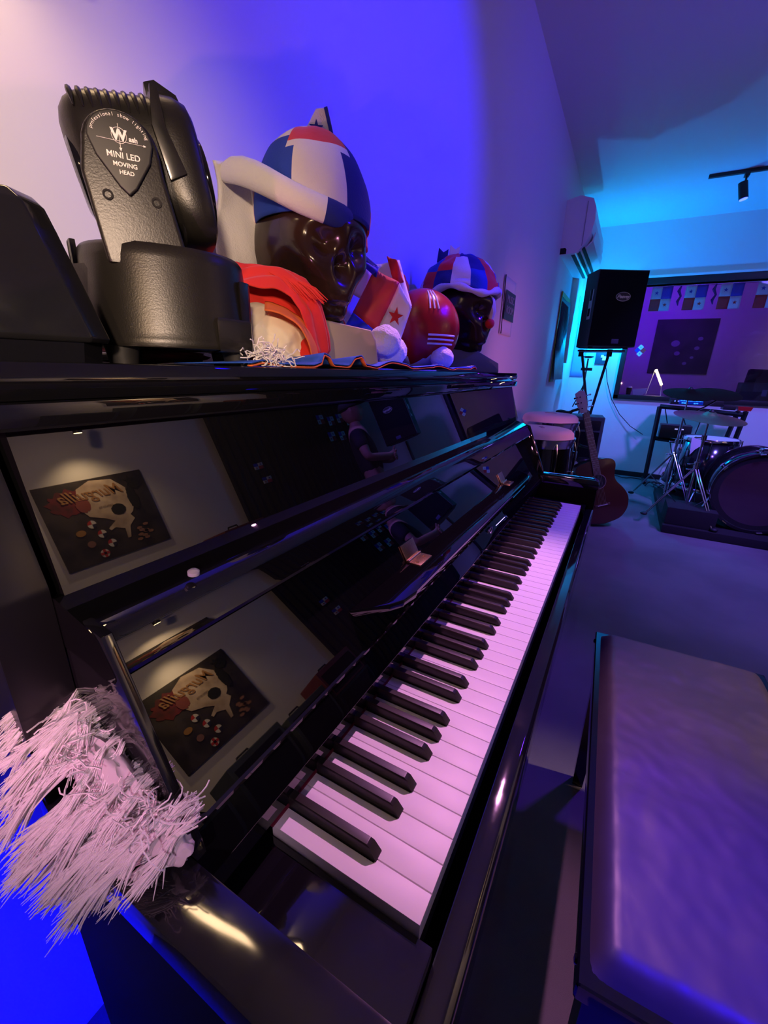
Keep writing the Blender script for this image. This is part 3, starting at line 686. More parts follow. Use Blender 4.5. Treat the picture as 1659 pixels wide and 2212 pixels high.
# --- white fringed scarf bundle hanging off the left arm
FS=thing('fringed_scarf','white scarf with long stringy fringe heaped over the left arm of the piano','scarf',(-.09,.19,.80))
b=new(); ico(b,(.004,.026,.036),(.013,.045,.032),4,fn=lambda d:1+.15*nz3(d,3)); ico(b,(.006,-.026,.014),(.014,.030,.014),4,fn=lambda d:1+.15*nz3(d,3)); obj('scarf_body',b,mat('dim_white_cloth',(.62,.58,.58),.9,bump=(60,.4)),FS)
b=new()
def strands(nl,per,r0,r1,t0,t1,spread=.007):
    for k in range(nl):
        u=random.random(); A=Vector(r0).lerp(Vector(r1),u)+Vector([random.gauss(0,.004) for _ in range(3)])
        E=Vector(t0).lerp(Vector(t1),min(1,max(0,u+random.gauss(0,.08))))+Vector([random.gauss(0,spread) for _ in range(3)])
        E=A+(E-A)*random.uniform(.75,1.10); mid=A.lerp(E,.42)+Vector((-.004,-.004,.014+random.gauss(0,.003)))
        w1,w2=random.uniform(0,6),random.uniform(0,6); amp=random.uniform(.0008,.0026)
        for q in range(per):
            a=A+Vector([random.gauss(0,.0022) for _ in range(3)]); e=E+Vector([random.gauss(0,.0032) for _ in range(3)]); ln=random.uniform(.8,1.05); v1,v2=random.uniform(0,6),random.uniform(0,6); pts=[]
            for i in range(9):
                s=i/8*ln; p=a*(1-s)**2+mid*2*s*(1-s)+e*s*s
                p=p+Vector((.3,1,0))*amp*math.sin(w1+s*8)*s+Vector((0,.3,1))*amp*math.sin(w2+s*7)*s+Vector((0,math.sin(v1+s*13),math.sin(v2+s*12)))*.00045; pts.append(p)
            tube(b,pts,[random.uniform(.00038,.0006)]*8+[.00018],4)
strands(34,24,(.018,.078,.092),(.010,.024,.060),(-.026,.075,.078),(-.050,.062,.012))
strands(36,24,(.014,.020,.052),(.004,-.044,.018),(-.050,.050,.004),(-.050,.018,-.044))
strands(24,20,(.012,-.004,.038),(.006,-.050,.010),(-.048,.026,-.032),(-.022,-.020,-.026))
strands(30,22,(.020,.080,.094),(.018,-.054,.032),(-.018,.066,.076),(-.022,-.044,.0))
for k in range(110):
    p=Vector((random.uniform(-.012,.012),random.uniform(-.045,.065),0)); p.z=.040+.5*max(0,p.y+.01)+random.uniform(0,.008); pts=[p]; d=Vector((random.uniform(-1,1),random.uniform(-1,1),.4)).normalized()
    for q in range(7): d=(d+Vector((random.uniform(-.7,.7),random.uniform(-.7,.7),random.uniform(-.7,.5)))).normalized(); pts.append(pts[-1]+d*.004)
    tube(b,pts,.00055,4)
o_=obj('fringe',b,yarn,FS); o_['kind']='stuff'
# --- glowing crescent added out of frame for the streak mirrored in the left arm
CL=thing('added_crescent_glow','added warm glowing crescent above the stage light, mirrored in the piano arm','lamp',(.19,.50,1.78))
b=new(); cp=[(-.105,0,-.26),(-.095,0,-.17),(-.06,0,-.09),(-.01,0,.0),(.05,0,.09),(.115,0,.20)]
tube(b,cp,[.010,.022,.030,.033,.033,.032],16); obj('glowing_tube',b,mat('warm_glow',(1,.8,.5),.5,emit=(1.0,.66,.36),es=20),CL)
b=new(); rings=[]
for i_,p in enumerate(cp):
    t_=(Vector(cp[min(i_+1,len(cp)-1)])-Vector(cp[max(i_-1,0)])).normalized(); f_=Vector((0,-1,0)); f_=(f_-t_*f_.dot(t_)).normalized(); s_=t_.cross(f_)
    arc=[R(a) for a in range(62,299,12)]
    rings.append([Vector(p)+(f_*math.cos(a)+s_*math.sin(a))*.056 for a in arc]+[Vector(p)+(f_*math.cos(a)+s_*math.sin(a))*.052 for a in arc[::-1]])
loft(b,rings); obj('glow_shield',b,metalb,CL)  # opaque channel added to keep the crescent's light off the wall
b=new(); box(b,-.03,.03,.03,.076,-.05,.05,r=.004); tube(b,[(0,.035,0),(0,.0,0)],.006,8); obj('bracket',b,metalb,CL)
# ============================================================ WALL FITTINGS
# air conditioner on the back wall, end cap facing us
AC=thing('air_conditioner','white wall mounted air conditioner high on the wall near the far corner','air conditioner',(4.2,.576,2.125))
def acp(z0,k=1.0): return [(0,.205),(-.09,.225),(-.180,.195),(-.205,.14),(-.212,.06),(-.200,-.02),(-.170,-.085),(-.125,-.135),(-.11,-.145),(0,-.150)]
b=new(); prism(b,acp(0),'x',-.55,.42,r=.004); obj('casing',b,wplast,AC,ang=35)
b=new(); prism(b,[(-.168,-.100),(-.212,-.055),(-.222,.0),(-.216,.0),(-.204,-.052),(-.162,-.094)],'x',-.46,.37,r=.001); obj('louvre',b,wplast,AC)
b=new(); box(b,-.553,-.549,-.15,-.145,-.10,.18); obj('cap_seam',b,mat('seam_grey',(.35,.35,.35),.6),AC)
for y0,z0,y1,z1 in ((-.080,-.149,-.104,-.1485),(-.122,-.141,-.138,-.124),(-.150,-.113,-.164,-.097)):
    b=new(); prism(b,[(y0,z0-.002),(y1,z1-.002),(y1+.004,z1+.002),(y0+.004,z0+.002)],'x',-.50,.40); obj('outlet_slot',b,darkh,AC)
b=new(); prism(b,[(0,-.145),(-.045,-.145),(-.045,-.115),(-.035,-.105),(0,-.105)],'x',-.5515,-.545); obj('pipe_opening',b,darkh,AC)
b=new(); box(b,-.06,.0,-.05,0,-.9,-.145,T(.47,0,0),r=.004); obj('pipe_duct',b,wplast,AC)
def sheet(name,lb,cat,cx,cy,cz,w_,h_,mt,normal='y',curl=0,frame=None):
    b=new()
    if normal=='y': grid(b,lambda u,v:(-w_/2+w_*u,-.004-curl*(u**2)*.5-(curl*(1-v)**2 if curl else 0),-h_/2+h_*v),10,10)
    else: grid(b,lambda u,v:(-.004-curl*(v*0+u)**2,w_/2-w_*u,-h_/2+h_*v),10,10)
    o=thing(name,lb,cat,(cx,cy,cz)); obj('paper',b,mt,o,solid=.0012,ang=180); return o
pmat=mat('white_paper',(.80,.78,.80),.7)
p1=sheet('wall_poster','white paper poster with a dark printed square beside the far skull','poster',2.275,.574,1.445,.24,.27,pmat,curl=0)
b=new(); box(b,-.09,.11,-.010,-.0085,-.068,.068,T(0,-.002,.005)); pr=obj('printed_square',b,mat('dark_print',(.05,.045,.07),.6),p1)
text('MUSIC\nROOM',.05,.0004,T(.01,-.0135,.01)@RX(90),mat('grey_print',(.35,.32,.40),.6),pr)
b=new(); tube(b,[(-.12,-.008,.135),(-.117,-.012,-.135)],.0022,6); obj('curled_edge',b,darkh,p1)
p2=sheet('dark_poster','tall dark poster with yellow green edge on the wall under the air conditioner','poster',4.25,.574,1.41,.50,.68,mat('poster_dark',(.006,.012,.02),.45,var=(9,(.02,.05,.06))),curl=.03)
b=new()
for k in range(9):
    x=-.2+.05*k; tube(b,[(x,-.012,.30),(x+.02*math.sin(k),-.014-.01*k/9,.1),(x+.01,-.018,-.20-.02*(k%3))],.006,6)
obj('printed_streaks',b,mat('streaks',(.02,.05,.09),.5),p2)
b=new(); box(b,-.256,-.244,-.009,-.002,-.34,.37); box(b,-.25,.25,-.012,-.004,.335,.372); box(b,-.25,-.10,-.012,-.003,-.36,-.34); obj('yellow_border',b,mat('lime_print',(.30,.38,.05),.6),p2)
b=new(); tube(b,[(-.18+.012*math.cos(R(a)),-.014,-.06+.03*math.sin(R(a))) for a in range(0,361,30)],.003,6); obj('printed_ring',b,mat('pale_print',(.45,.55,.60),.6),p2)
p3=sheet('blue_sheet','pale blue paper sheet taped to the far wall in the corner behind the speaker','poster',5.488,.50,1.45,.14,.72,mat('blue_paper',(.30,.42,.75),.7),'x')
b=new()
NB=thing('wall_panel','small dark wall panel with glowing cyan display under the hanging speaker','panel',(5.478,.265,1.31))
box(b,-.012,.012,-.062,.062,-.072,.072,r=.003); obj('plate',b,mat('teal_plate',(.02,.06,.09),.4),NB)
b=new(); box(b,-.0145,-.012,-.045,-.012,-.030,.012); box(b,-.0145,-.012,-.020,.006,.0,.026); obj('display',b,mat('cyan_display',(.1,.6,.7),.4,emit=(.15,.9,1),es=1.6),NB)
LB=thing('light_bar','short glowing cyan bar upright on the wall below the air conditioner','light',(5.30,.566,1.80))
b=new(); box(b,-.012,.012,-.004,.010,-.13,.13,r=.002); obj('mount',b,wplast,LB)
b=new(); tube(b,[(0,-.012,-.12),(0,-.012,.12)],.009,10); obj('glow_tube',b,mat('cyan_tube',(.1,.9,1),.4,emit=(0,.75,1),es=5),LB)
b=new(); tube(b,[(5.472,.21,1.24),(5.46,.16,1.05),(5.45,.08,.86),(5.44,-.03,.70),(5.42,-.16,.58),(5.40,-.30,.50)],.004,6); tag(obj('hanging_cable',b,black),'thin black cable drooping across the far wall from the wall panel','cable')
b=new(); pts=[(5.30+.03*math.sin(i*1.3),-.05-.045*i,.012+.002*(i%3)) for i in range(9)]; tube(b,pts,.006,6); tag(obj('floor_cable',b,black),'black cable lying along the foot of the far wall','cable')
# ceiling tracks with spot lamps
def track(name,lb,x0,y0,x1,y1,spots,glow,col,lblamp,z=2.61):
    o=thing(name,lb,'light track',((x0+x1)/2,(y0+y1)/2,z)); b=new(); M_=T(-(x0+x1)/2,-(y0+y1)/2,-z)
    box(b,min(x0,x1)-.016,max(x0,x1)+.016,min(y0,y1)-.016,max(y0,y1)+.016,z-.022,z,M_,r=.002); obj('rail',b,metalb,o)
    for sx,sy,aim in spots:
        q=thing('track_spot_lamp',lblamp,'spot lamp',(sx,sy,z-.022)); d=Vector(aim).normalized()
        b=new(); box(b,-.03,.03,-.016,.016,-.022,0,r=.003); cyl(b,(0,0,-.02),(0,0,-.075),.007,n=12); obj('stem',b,metalb,q)
        b=new(); c=Vector((0,0,-.11)); cyl(b,c-d*.055,c+d*.060,.030,n=28); obj('lamp_barrel',b,metalb,q)
        b=new(); c2=c+d*.0605; cyl(b,c2,c2+d*.004,.026,n=24); obj('lens',b,glow,q)
    return o
bglow=mat('blue_lamp_glow',(.1,.1,.9),.3,emit=(.03,.05,1.0),es=9)
wglow=mat('warm_lamp_glow',(1,.8,.5),.3,emit=(1,.70,.30),es=45)
track('ceiling_track','black ceiling light track in front of the control room window',4.45,-.33,4.45,-2.1,[(4.45,-.555,(-.05,-.25,-1))],bglow,None,'black track spot lamp with a blue lens hanging near the window')
ot=track('ceiling_track','black suspended light track along the opposite wall',1.1,-2.70,2.2,-2.70,[(1.445,-2.70,(0,-.30,-1))],wglow,None,'track spot lamp with warm lens above the skull poster',z=2.33)
for x_ in (-.4,.4):
    b=new(); cyl(b,(x_,0,0),(x_,0,.28),.004,n=8); obj('suspension_rod',b,metalb,ot)
light('SPOT','poster_warm_spot',(1.445,-2.74,2.125),(1.0,.66,.34),50,.03,(1.50,-3.0,1.3),110,.9)
light('SPOT','opposite_wall_warm',(.3,-1.3,2.3),(1.0,.62,.42),135,.08,(1.8,-3.0,1.4),66,.8)
# ============================================================ SPEAKERS
def speaker(lb,loc,rz,lab2=True):
    o=thing('loudspeaker',lb,'speaker',loc,rz)
    # local: front faces -Y, width along X, tapered back
    b=new(); prism(b,[(-.205,-.19),(.205,-.19),(.205,.03),(.115,.19),(-.115,.19),(-.205,.03)],'z',0,.585,r=.006); obj('cabinet',b,speakm,o,ang=30)
    b=new(); box(b,-.197,.197,-.203,-.188,.008,.577,r=.006); obj('grille',b,grille,o)
    for sx in (-1,1):
        b=new(); M_=Matrix(((.0,0,sx*1,sx*.2055),(1,0,0,-.125),(0,1,0,.36),(0,0,0,1)))
        box(b,-.030,.030,-.115,.115,0,.004,T(sx*.2035,-.125,.33)@RY(90*sx)@RZ(90),r=.002); h=obj('handle_plate',b,wplast,o)
        b=new(); box(b,-.018,.018,-.085,.0,.0,.006,T(sx*.2040,-.125,.36)@RY(90*sx)@RZ(90)); box(b,-.018,.018,.03,.09,.0,.006,T(sx*.2040,-.125,.33)@RY(90*sx)@RZ(90)); obj('handle_recess',b,darkh,h)
    b=new(); prism(b,[(.060*math.cos(R(a)),.034*math.sin(R(a))) for a in range(0,360,12)],'y',-.206,-.2025,T(.02,0,.385)); bg=obj('oval_badge',b,mat('badge_blue_black',(.01,.01,.03),.4),o)
    b=new(); tube(b,[(.02+.058*math.cos(R(a)),-.206,.385+.033*math.sin(R(a))) for a in range(0,361,15)],.0025,6); obj('badge_rim',b,silver,bg)
    text('Peavey',.036,.0008,T(.02,-.2068,.385)@RX(90),silver,bg,shear=.4,bold=.001)
    b=new(); box(b,-.030,.030,-.206,-.2025,.025,.062,T(.02,0,0),r=.002); obj('model_plate',b,mat('dim_blue_plate',(.05,.05,.16),.4),o)
    for x,y in ((-.15,-.14),(.15,-.14)):
        b=new(); cyl(b,(x,y,-.012),(x,y,0),.02,n=14); obj('rubber_foot',b,black,o)
    return o
speaker('black loudspeaker with oval badge standing high on a strut stand in the cyan corner',(4.30,.222,1.352),-62)
st=thing('speaker_stand','black strut stand carrying the loudspeaker by the window','stand',(4.36,.12,0))
for nm,p in (('strut',[(.02,.26,1.34),(.06,.14,.85),(.05,.11,.02)]),('strut',[(-.03,.02,1.34),(.04,.09,.78),(.05,.11,.40)])):
    b=new(); tube(b,p,.012,10); obj(nm,b,metalb,st)
for p in ((.02,.26,1.31),(-.03,.02,1.31),(.045,.095,.72)):
    b=new(); cyl(b,(p[0],p[1],p[2]-.03),(p[0],p[1],p[2]+.03),.022,n=16); obj('clamp',b,black,st)
b=new(); box(b,-.12,.10,-.10,.28,1.318,1.332,r=.003); obj('top_plate',b,metalb,st)
for a in (20,140,260):
    b=new(); tube(b,[(.05,.11,.30),(.05+.30*math.cos(R(a)),.11+.30*math.sin(R(a)),.015)],.011,8); obj('leg',b,metalb,st)
ms=thing('microphone_stand','thin black microphone stand in the corner under the loudspeaker','microphone stand',(4.98,.36,0))
b=new(); tube(b,[(0,0,0),(0,0,1.28)],.008,8); obj('pole',b,metalb,ms)
b=new(); tube(b,[(0,0,1.02),(.03,.05,.86),(.04,.08,.78)],.006,8); obj('boom_arm',b,metalb,ms)
b=new(); lathe(b,[(0,1.31),(.05,1.305),(.055,1.295),(.02,1.285),(0,1.285)],20); obj('top_disc',b,black,ms)
b=new(); box(b,-.012,.012,-.055,.055,1.16,1.19,r=.003); obj('clip',b,black,ms)
b=new(); cyl(b,(0,0,0),(0,0,.02),.14,.13,n=28); obj('base',b,metalb,ms)
speaker('black loudspeaker on the far side of the control room window',(4.45,-1.78,1.30),-104)
st2=thing('speaker_stand','black pole stand carrying the loudspeaker beyond the window','stand',(4.45,-1.78,0))
b=new(); cyl(b,(0,0,0),(0,0,1.28),.018,n=16); obj('pole',b,metalb,st2)
for a in (20,140,260):
    b=new(); tube(b,[(0,0,.45),(.40*math.cos(R(a)),.40*math.sin(R(a)),.012)],.011,8); obj('leg',b,metalb,st2)
# ============================================================ CONGAS
def conga(lb,loc,rz,h):
    o=thing('conga_drum',lb,'drum',loc,rz,'conga drums behind the piano')
    b=new(); lathe(b,[(.0,.02),(.115,.02),(.118,.03),(.14,.12),(.165,.30),(.172,.42),(.165,.55),(.150,h-.06),(.148,h-.03),(.0,h-.03)],40); obj('shell',b,congas,o,ang=40)
    b=new(); lathe(b,[(.150,h-.075),(.158,h-.075),(.160,h-.055),(.168,h-.035),(.168,h-.030),(.150,h-.030)],40); obj('rim',b,chrome,o)
    b=new(); lathe(b,[(.0,h+.012),(.12,h+.010),(.142,h+.004),(.156,h-.010),(.160,h-.034),(.150,h-.034)],40); obj('head_cover',b,hide,o)
    b=new(); box(b,-.035,.035,-.008,.008,h+.0115,h+.0135); obj('printed_word',b,mat('dim_print',(.35,.28,.33),.6),o)
    for k in range(6):
        a=2*PI*k/6+.3; c,s_=math.cos(a),math.sin(a); b=new(); tube(b,[(.163*c,.163*s_,h-.05),(.176*c,.176*s_,h-.09),(.176*c,.176*s_,h-.17),(.172*c,.172*s_,h-.22)],.0045,8); box(b,-.012,.012,-.014,.014,h-.26,h-.20,T(.170*c,.170*s_,0)@RZ(math.degrees(a)),r=.003); obj('tension_rod',b,chrome,o)
    b=new(); lathe(b,[(.100,0),(.122,0),(.124,.03),(.118,.04)],32); obj('base_ring',b,black,o)
    return o
conga('nearer black conga drum with pale head cover just beyond the piano',(2.10,.285,0),20,.85)
conga('farther black conga drum with pale head cover beside the amplifier',(2.56,.315,0),70,.885)
am=thing('guitar_amplifier','black guitar amplifier cabinet with top handle behind the conga drums','amplifier',(3.93,.33,0),-83)
b=new(); box(b,-.26,.26,-.13,.15,.0,.785,r=.012,seg=3); obj('cabinet',b,speakm,am)
b=new(); box(b,-.235,.235,-.137,-.128,.05,.66,r=.004); obj('grille',b,grille,am)
b=new(); box(b,-.235,.235,-.136,-.128,.68,.755,r=.003); obj('control_panel',b,metalb,am)
b=new(); tube(b,[(-.02,0,.787),(0,-.0,.815),(.05,0,.835),(.10,0,.83),(.13,0,.815),(.14,0,.787)],.012,10); obj('handle',b,black,am)
cb=thing('coiled_cable','black cable coiled on top of the amplifier beside its handle','cable',(3.93,.40,.787))
b=new(); tube(b,[(.05*math.cos(R(a))*(1+.1*math.sin(a)),.06*math.sin(R(a)),.008+.004*math.sin(R(a*3))+a/360*.006) for a in range(0,1000,25)],.006,6); obj('coil',b,black,cb)
fl=thing('floor_lantern','small pale dome light with a green glow on the floor behind the guitar','light',(3.62,.16,0))
b=new(); cyl(b,(0,0,0),(0,0,.26),.015,n=12); cyl(b,(0,0,0),(0,0,.012),.09,n=24); obj('stand',b,metalb,fl)
b=new(); lathe(b,[(0,.46),(.03,.455),(.055,.43),(.065,.39),(.062,.33),(.05,.31),(0,.31)],28); obj('dome',b,wplast,fl)
b=new(); lathe(b,[(0,.475),(.045,.47),(.055,.45),(.05,.43),(0,.43)],24,T(-.01,-.01,0)); obj('cap',b,metalb,fl)
b=new(); lathe(b,[(0,.305),(.035,.30),(.04,.285),(.03,.265),(0,.262)],20,T(-.03,.0,0)); obj('glow_lens',b,mat('green_glow',(.1,.9,.7),.3,emit=(.10,1.0,.75),es=4),fl)
# ============================================================ GUITAR
GT=thing('acoustic_guitar','dark sunburst acoustic guitar leaning on its stand beyond the piano','guitar',(3.34,-.03,0),-64)
GM=T(.055,.0,.03)@RY(-17)@RX(-8)
def gout(k=1):
    pts=[]
    prof=[(0,.0),(.02,.105),(.07,.165),(.13,.192),(.19,.194),(.25,.170),(.30,.137),(.34,.125),(.38,.130),(.42,.143),(.455,.145),(.485,.120),(.500,.060),(.502,0)]
    # smooth
    import itertools
    def cr(p0,p1,p2,p3,t): return tuple(.5*((2*p1[i])+(-p0[i]+p2[i])*t+(2*p0[i]-5*p1[i]+4*p2[i]-p3[i])*t*t+(-p0[i]+3*p1[i]-3*p2[i]+p3[i])*t**3) for i in (0,1))
    out=[]
    for i in range(len(prof)-1):
        for t in (0,.33,.66): out.append(cr(prof[max(i-1,0)],prof[i],prof[i+1],prof[min(i+2,len(prof)-1)],t))
    out.append(prof[-1])
    R_=[(max(w_,0)*k,z) for z,w_ in out]; L_=[(-x,z) for x,z in R_[::-1]]
    return R_+L_[1:-1]
b=new(); prism(b,gout(),'y',-.048,.052,GM,r=.004); obj('body',b,gdark,GT,ang=40)
b=new(); prism(b,gout(.985),'y',-.0515,-.0478,GM@T(0,0,.004)@Matrix.Diagonal((1,1,.985,1)),r=.001); top=obj('top',b,gwood,GT,ang=40)
b=new(); cyl(b,(0,-.0535,.335),(0,-.0505,.335),.050,n=40,M=GM); obj('sound_hole',b,darkh,top)
b=new(); tube(b,[(.056*math.cos(R(a)),-.0525,.335+.056*math.sin(R(a))) for a in range(0,361,12)],.0022,6,GM); obj('rosette',b,mat('rosette',(.35,.26,.24),.4),top)
b=new(); box(b,-.055,.055,-.060,-.051,.142,.158,GM,r=.003); br_=obj('bridge',b,gneck,GT)
b=new(); box(b,-.036,.036,-.0635,-.0595,.149,.1525,GM); obj('saddle',b,mat('bone',(.8,.78,.72),.4),br_)
b=new(); prism(b,[(-.024,.46),(.024,.46),(.021,.86),(-.021,.86)],'y',-.056,-.036,GM,r=.003); obj('neck',b,gneck,GT)
b=new(); prism(b,[(-.0265,.39),(.0265,.39),(.0215,.862),(-.0215,.862)],'y',-.0605,-.0555,GM,r=.001); fbd=obj('fretboard',b,gfret,GT)
b=new()
for k in range(1,19):
    z=.862-.645*(1-2**(-k/12)); box(b,-.024,.024,-.0615,-.0603,z-.0009,z+.0009,GM)
obj('frets',b,steel,fbd)
b=new(); prism(b,[(-.022,.862),(.022,.862),(.036,.93),(.034,1.015),(.0,1.03),(-.034,1.015),(-.036,.93)],'y',-.052,-.036,GM@T(0,0,0)@RX(-2),r=.002); hdst=obj('headstock',b,ghead,GT)
for k in range(3):
    for s_ in (-1,1):
        b=new(); z=.90+.042*k; cyl(b,(s_*.033,-.044,z),(s_*.050,-.044,z),.003,n=8,M=GM); ico(b,(s_*.055,-.044,z),(.008,.004,.007),2,GM); cyl(b,(s_*.022,-.054,z),(s_*.022,-.064,z),.004,n=10,M=GM); obj('tuning_peg',b,chrome if s_>0 else black,hdst)
for k in range(6):
    x=(-.5+k/5); b=new(); tube(b,[(x*.052,-.0635,.150),(x*.036,-.0625,.862),(x*.045*(1 if abs(x)>.2 else .8),-.058,.93)],.0008,4,GM); obj('string',b,steel,GT)
gs=thing('guitar_stand','black tubular guitar stand with neck yoke behind the acoustic guitar','stand',(3.45,.0,0),-64)
b=new(); tube(b,[(-.02,.10,.02),(-.045,.08,.40),(-.10,.055,.58)],.010,8); obj('upright',b,metalb,gs)
for x in (-.16,.14):
    b=new(); tube(b,[(-.02,.10,.25),(x,.02,.012)],.009,8); obj('leg',b,metalb,gs)
b=new(); tube(b,[(-.22,-.02,.62),(-.19,.03,.60),(-.10,.055,.58),(-.06,.05,.60)],.011,8); obj('neck_yoke',b,black,gs)
# ============================================================ RACK TABLE BY THE WINDOW
RK=thing('equipment_rack','black metal rack frame with sloping legs under the control room window','rack',(5.14,-.74,0))
RM=T(-5.14,.74,0)
def bar(p0,p1,t=.022,mt=metalb,nm='bar'):
    b=new(); cyl(b,p0,p1,t,n=4,M=RM); obj(nm,b,mt,RK,smooth=False)
for y0,ys in ((-.40,1),(-1.06,-1)):
    bar((5.30,y0-.01,.02),(5.06,y0+.02*ys-.0,.83),nm='upright'); bar((5.10,y0,.02),(5.42,y0,.02),nm='foot_bar')
bar((5.20,-1.00,.42),(5.06,-1.02,.83),nm='upright')
bar((5.06,-.38,.835),(5.06,-1.06,.80),nm='cross_bar'); bar((5.16,-.40,.50),(5.16,-1.04,.46),nm='cross_bar')
mx=thing('mixer','black mixer with a lit blue display on the rack','mixer',(5.10,-.68,.862),0)
b=new(); box(b,-.07,.12,-.21,.22,0,.055,r=.005); obj('casing',b,metalb,mx)
b=new()
random.seed(3)
dm=mat('blue_display',(.02,.1,.9),.4,emit=(.02,.22,1.0),es=2.2)
box(b,-.0735,-.070,-.05,.15,.008,.050); obj('display',b,mat('dark_display',(.0,.01,.08),.3,emit=(0,.02,.5),es=.5),mx)
b=new()
for k in range(16):
    y=-.042+.012*k; box(b,-.0755,-.0735,y,y+.008,.036,.036+random.uniform(.003,.012))
for k in range(8):
    y=-.03+.02*k; 
    if k in (1,2,6,7): box(b,-.0755,-.0735,y,y+.016,.013+.002*(k%2),.024)
obj('display_segments',b,dm,mx)
for k in range(3):
    b=new(); cyl(b,(-.07,.165+.03*k-.01,.03),(-.082,.165+.03*k-.01,.034),.007,n=10); obj('knob',b,wplast if k<2 else black,mx)
b=new(); box(b,5.06,5.2,-1.0,-.90,.835,.875,r=.004); tag(obj('effects_unit',b,metalb),'small dark box beside the mixer on the rack','electronics')
b=new(); loft(b,[[(5.06,-1.05,.835),(5.15,-1.05,.835),(5.15,-.955,.835),(5.06,-.955,.835)],[(5.05,-1.06,.872),(5.16,-1.06,.872),(5.16,-.945,.872),(5.05,-.945,.872)]]); b.transform(T(0,-.065,0)); tag(obj('red_tray',b,redp),'small red plastic tray at the right end of the rack','tray')
dk=thing('recorder_deck','black deck unit on the lower shelf of the rack','electronics',(5.14,-.56,.525))
b=new(); box(b,-.08,.10,-.14,.13,0,.13,r=.005); obj('casing',b,metalb,dk)
for k in range(2):
    b=new(); box(b,-.084,-.078,-.02-.05*k,.006-.05*k,.09,.10); obj('indicator',b,mat('pale_indicator',(.6,.6,.9),.4,emit=(.5,.5,1),es=.8),dk)
b=new(); prism(b,[(-.612,.640),(-.700,.622),(-.690,.575),(-.655,.540),(-.628,.492)],'x',4.236,4.238); tag(obj('paper_note',b,pmat),'white sheet of paper tucked against the left of the floor tom','paper')
for k,(y0,y1) in enumerate(((-.45,-.62),(-.60,-.85),(-.80,-.72))):
    b=new(); tube(b,[(5.34,y0,.80),(5.36,(y0+y1)/2,.55-.05*k),(5.38,y1,.30),(5.34,y1+.05,.03)],.005,6); tag(obj('dangling_cable',b,black),['thin black cable dangling at the left side of the rack','black cable dangling behind the floor tom','black cable dangling under the mixer display'][k],'cable')
b=new(); pts=[]
for i in range(40): pts.append((5.0+.10*math.sin(i*.9)+.05*math.sin(i*.37),-.50+.09*math.cos(i*.7)-.004*i,.012+.03*abs(math.sin(i*.5))))
tube(b,pts,.006,6); tag(obj('tangled_cables',b,black),'tangle of black cables on the floor at the foot of the rack','cable')
# ============================================================ DRUM KIT
b=new(); box(b,3.46,4.75,-1.42,-.475,0,.062,r=.012); tag(obj('drum_riser',b,mat('riser_carpet',(.013,.012,.014),.95,bump=(500,.8,5,.004))),'low dark carpeted drum riser on the floor','platform')
BD=thing('bass_drum','black bass drum with clear glossy front head on the riser','drum',(3.82,-1.02,.062),-91)
DM=T(0,0,.292)@RX(90)
b=new(); lathe(b,[(.272,-.20),(.272,.19)],64,DM); obj('shell',b,shell,BD,solid=.006)
for z0,nm in ((.185,'hoop'),(-.215,'hoop')):
    b=new(); lathe(b,[(.272,z0),(.290,z0),(.291,z0+.015),(.290,z0+.035),(.272,z0+.035),(.270,z0+.02),(.272,z0)],64,DM); obj(nm,b,mat('hoop_black',(.012,.010,.012),.2,coat=.6),BD)
b=new(); lathe(b,[(.2735,.186),(.279,.200),(.2795,.206),(.274,.206)],64,DM); lathe(b,[(.2735,-.186),(.2745,-.15)],64,DM); obj('chrome_band',b,chrome,BD)
b=new(); lathe(b,[(.0,.205),(.235,.205)],64,DM); obj('front_head',b,mat('clear_black_head',(.05,.018,.030),.05,ior=2.0),BD)
b=new(); lathe(b,[(.235,.205),(.270,.206)],64,DM); obj('head_ring',b,black,BD)
for k in range(8):
    a=2*PI*k/8+.2; c,s_=.284*math.cos(a),.284*math.sin(a); b=new(); tube(b,[(c,s_,.225),(c*1.01,s_*1.01,.12),(c*1.0,s_*1.0,.08)],.004,8,DM); box(b,-.014,.014,-.010,.012,.05,.10,DM@T(c*.985,s_*.985,0)@RZ(math.degrees(a)-90),r=.003); tube(b,[(c-.016*math.sin(a),s_+.016*math.cos(a),.226),(c+.016*math.sin(a),s_-.016*math.cos(a),.226)],.005,8,DM); obj('tension_claw',b,chrome,BD)
for s_ in (-1,1):
    b=new(); tube(b,[(s_*.25,-.10,.22),(s_*.34,-.20,.03),(s_*.365,-.225,-.0)],[.011,.010,.008],10); ico(b,(s_*.32,-.175,.085),(.017,.017,.017),2); sp_=obj('spur',b,chrome,BD)
b=new(); tube(b,[(-.05,-.12,.585),(-.04,-.14,.60),(.08,-.15,.605)],.009,8); ico(b,(-.05,-.12,.588),(.016,.016,.016),2); obj('tom_mount_wing',b,chrome,BD)
FT=thing('floor_tom','black floor tom with coated white head in front of the rack','drum',(4.42,-.78,.062),-96)
b=new(); lathe(b,[(.195,.12),(.197,.545)],48); obj('shell',b,shell,FT,solid=.006)
b=new(); lathe(b,[(.0,.567),(.19,.565),(.199,.553)],48); obj('batter_head',b,dhead,FT)
for z in (.543,.115):
    b=new(); lathe(b,[(.196,z),(.208,z),(.209,z+.012),(.203,z+.026),(.199,z+.026)],48); obj('hoop',b,chrome,FT)
for k in range(8):
    a=2*PI*k/8; c,s_=.212*math.cos(a),.212*math.sin(a); b=new(); cyl(b,(c,s_,.44),(c,s_,.565),.004,n=8); box(b,-.012,.012,-.010,.010,.41,.46,T(c*.96,s_*.96,0)@RZ(math.degrees(a)),r=.003); obj('lug',b,chrome,FT)
for k in range(3):
    a=2*PI*k/3+.9; c,s_=.222*math.cos(a),.222*math.sin(a); b=new(); tube(b,[(c,s_,.36),(c,s_,.04),(c*1.12,s_*1.12,.006)],.007,8); obj('leg',b,chrome,FT)
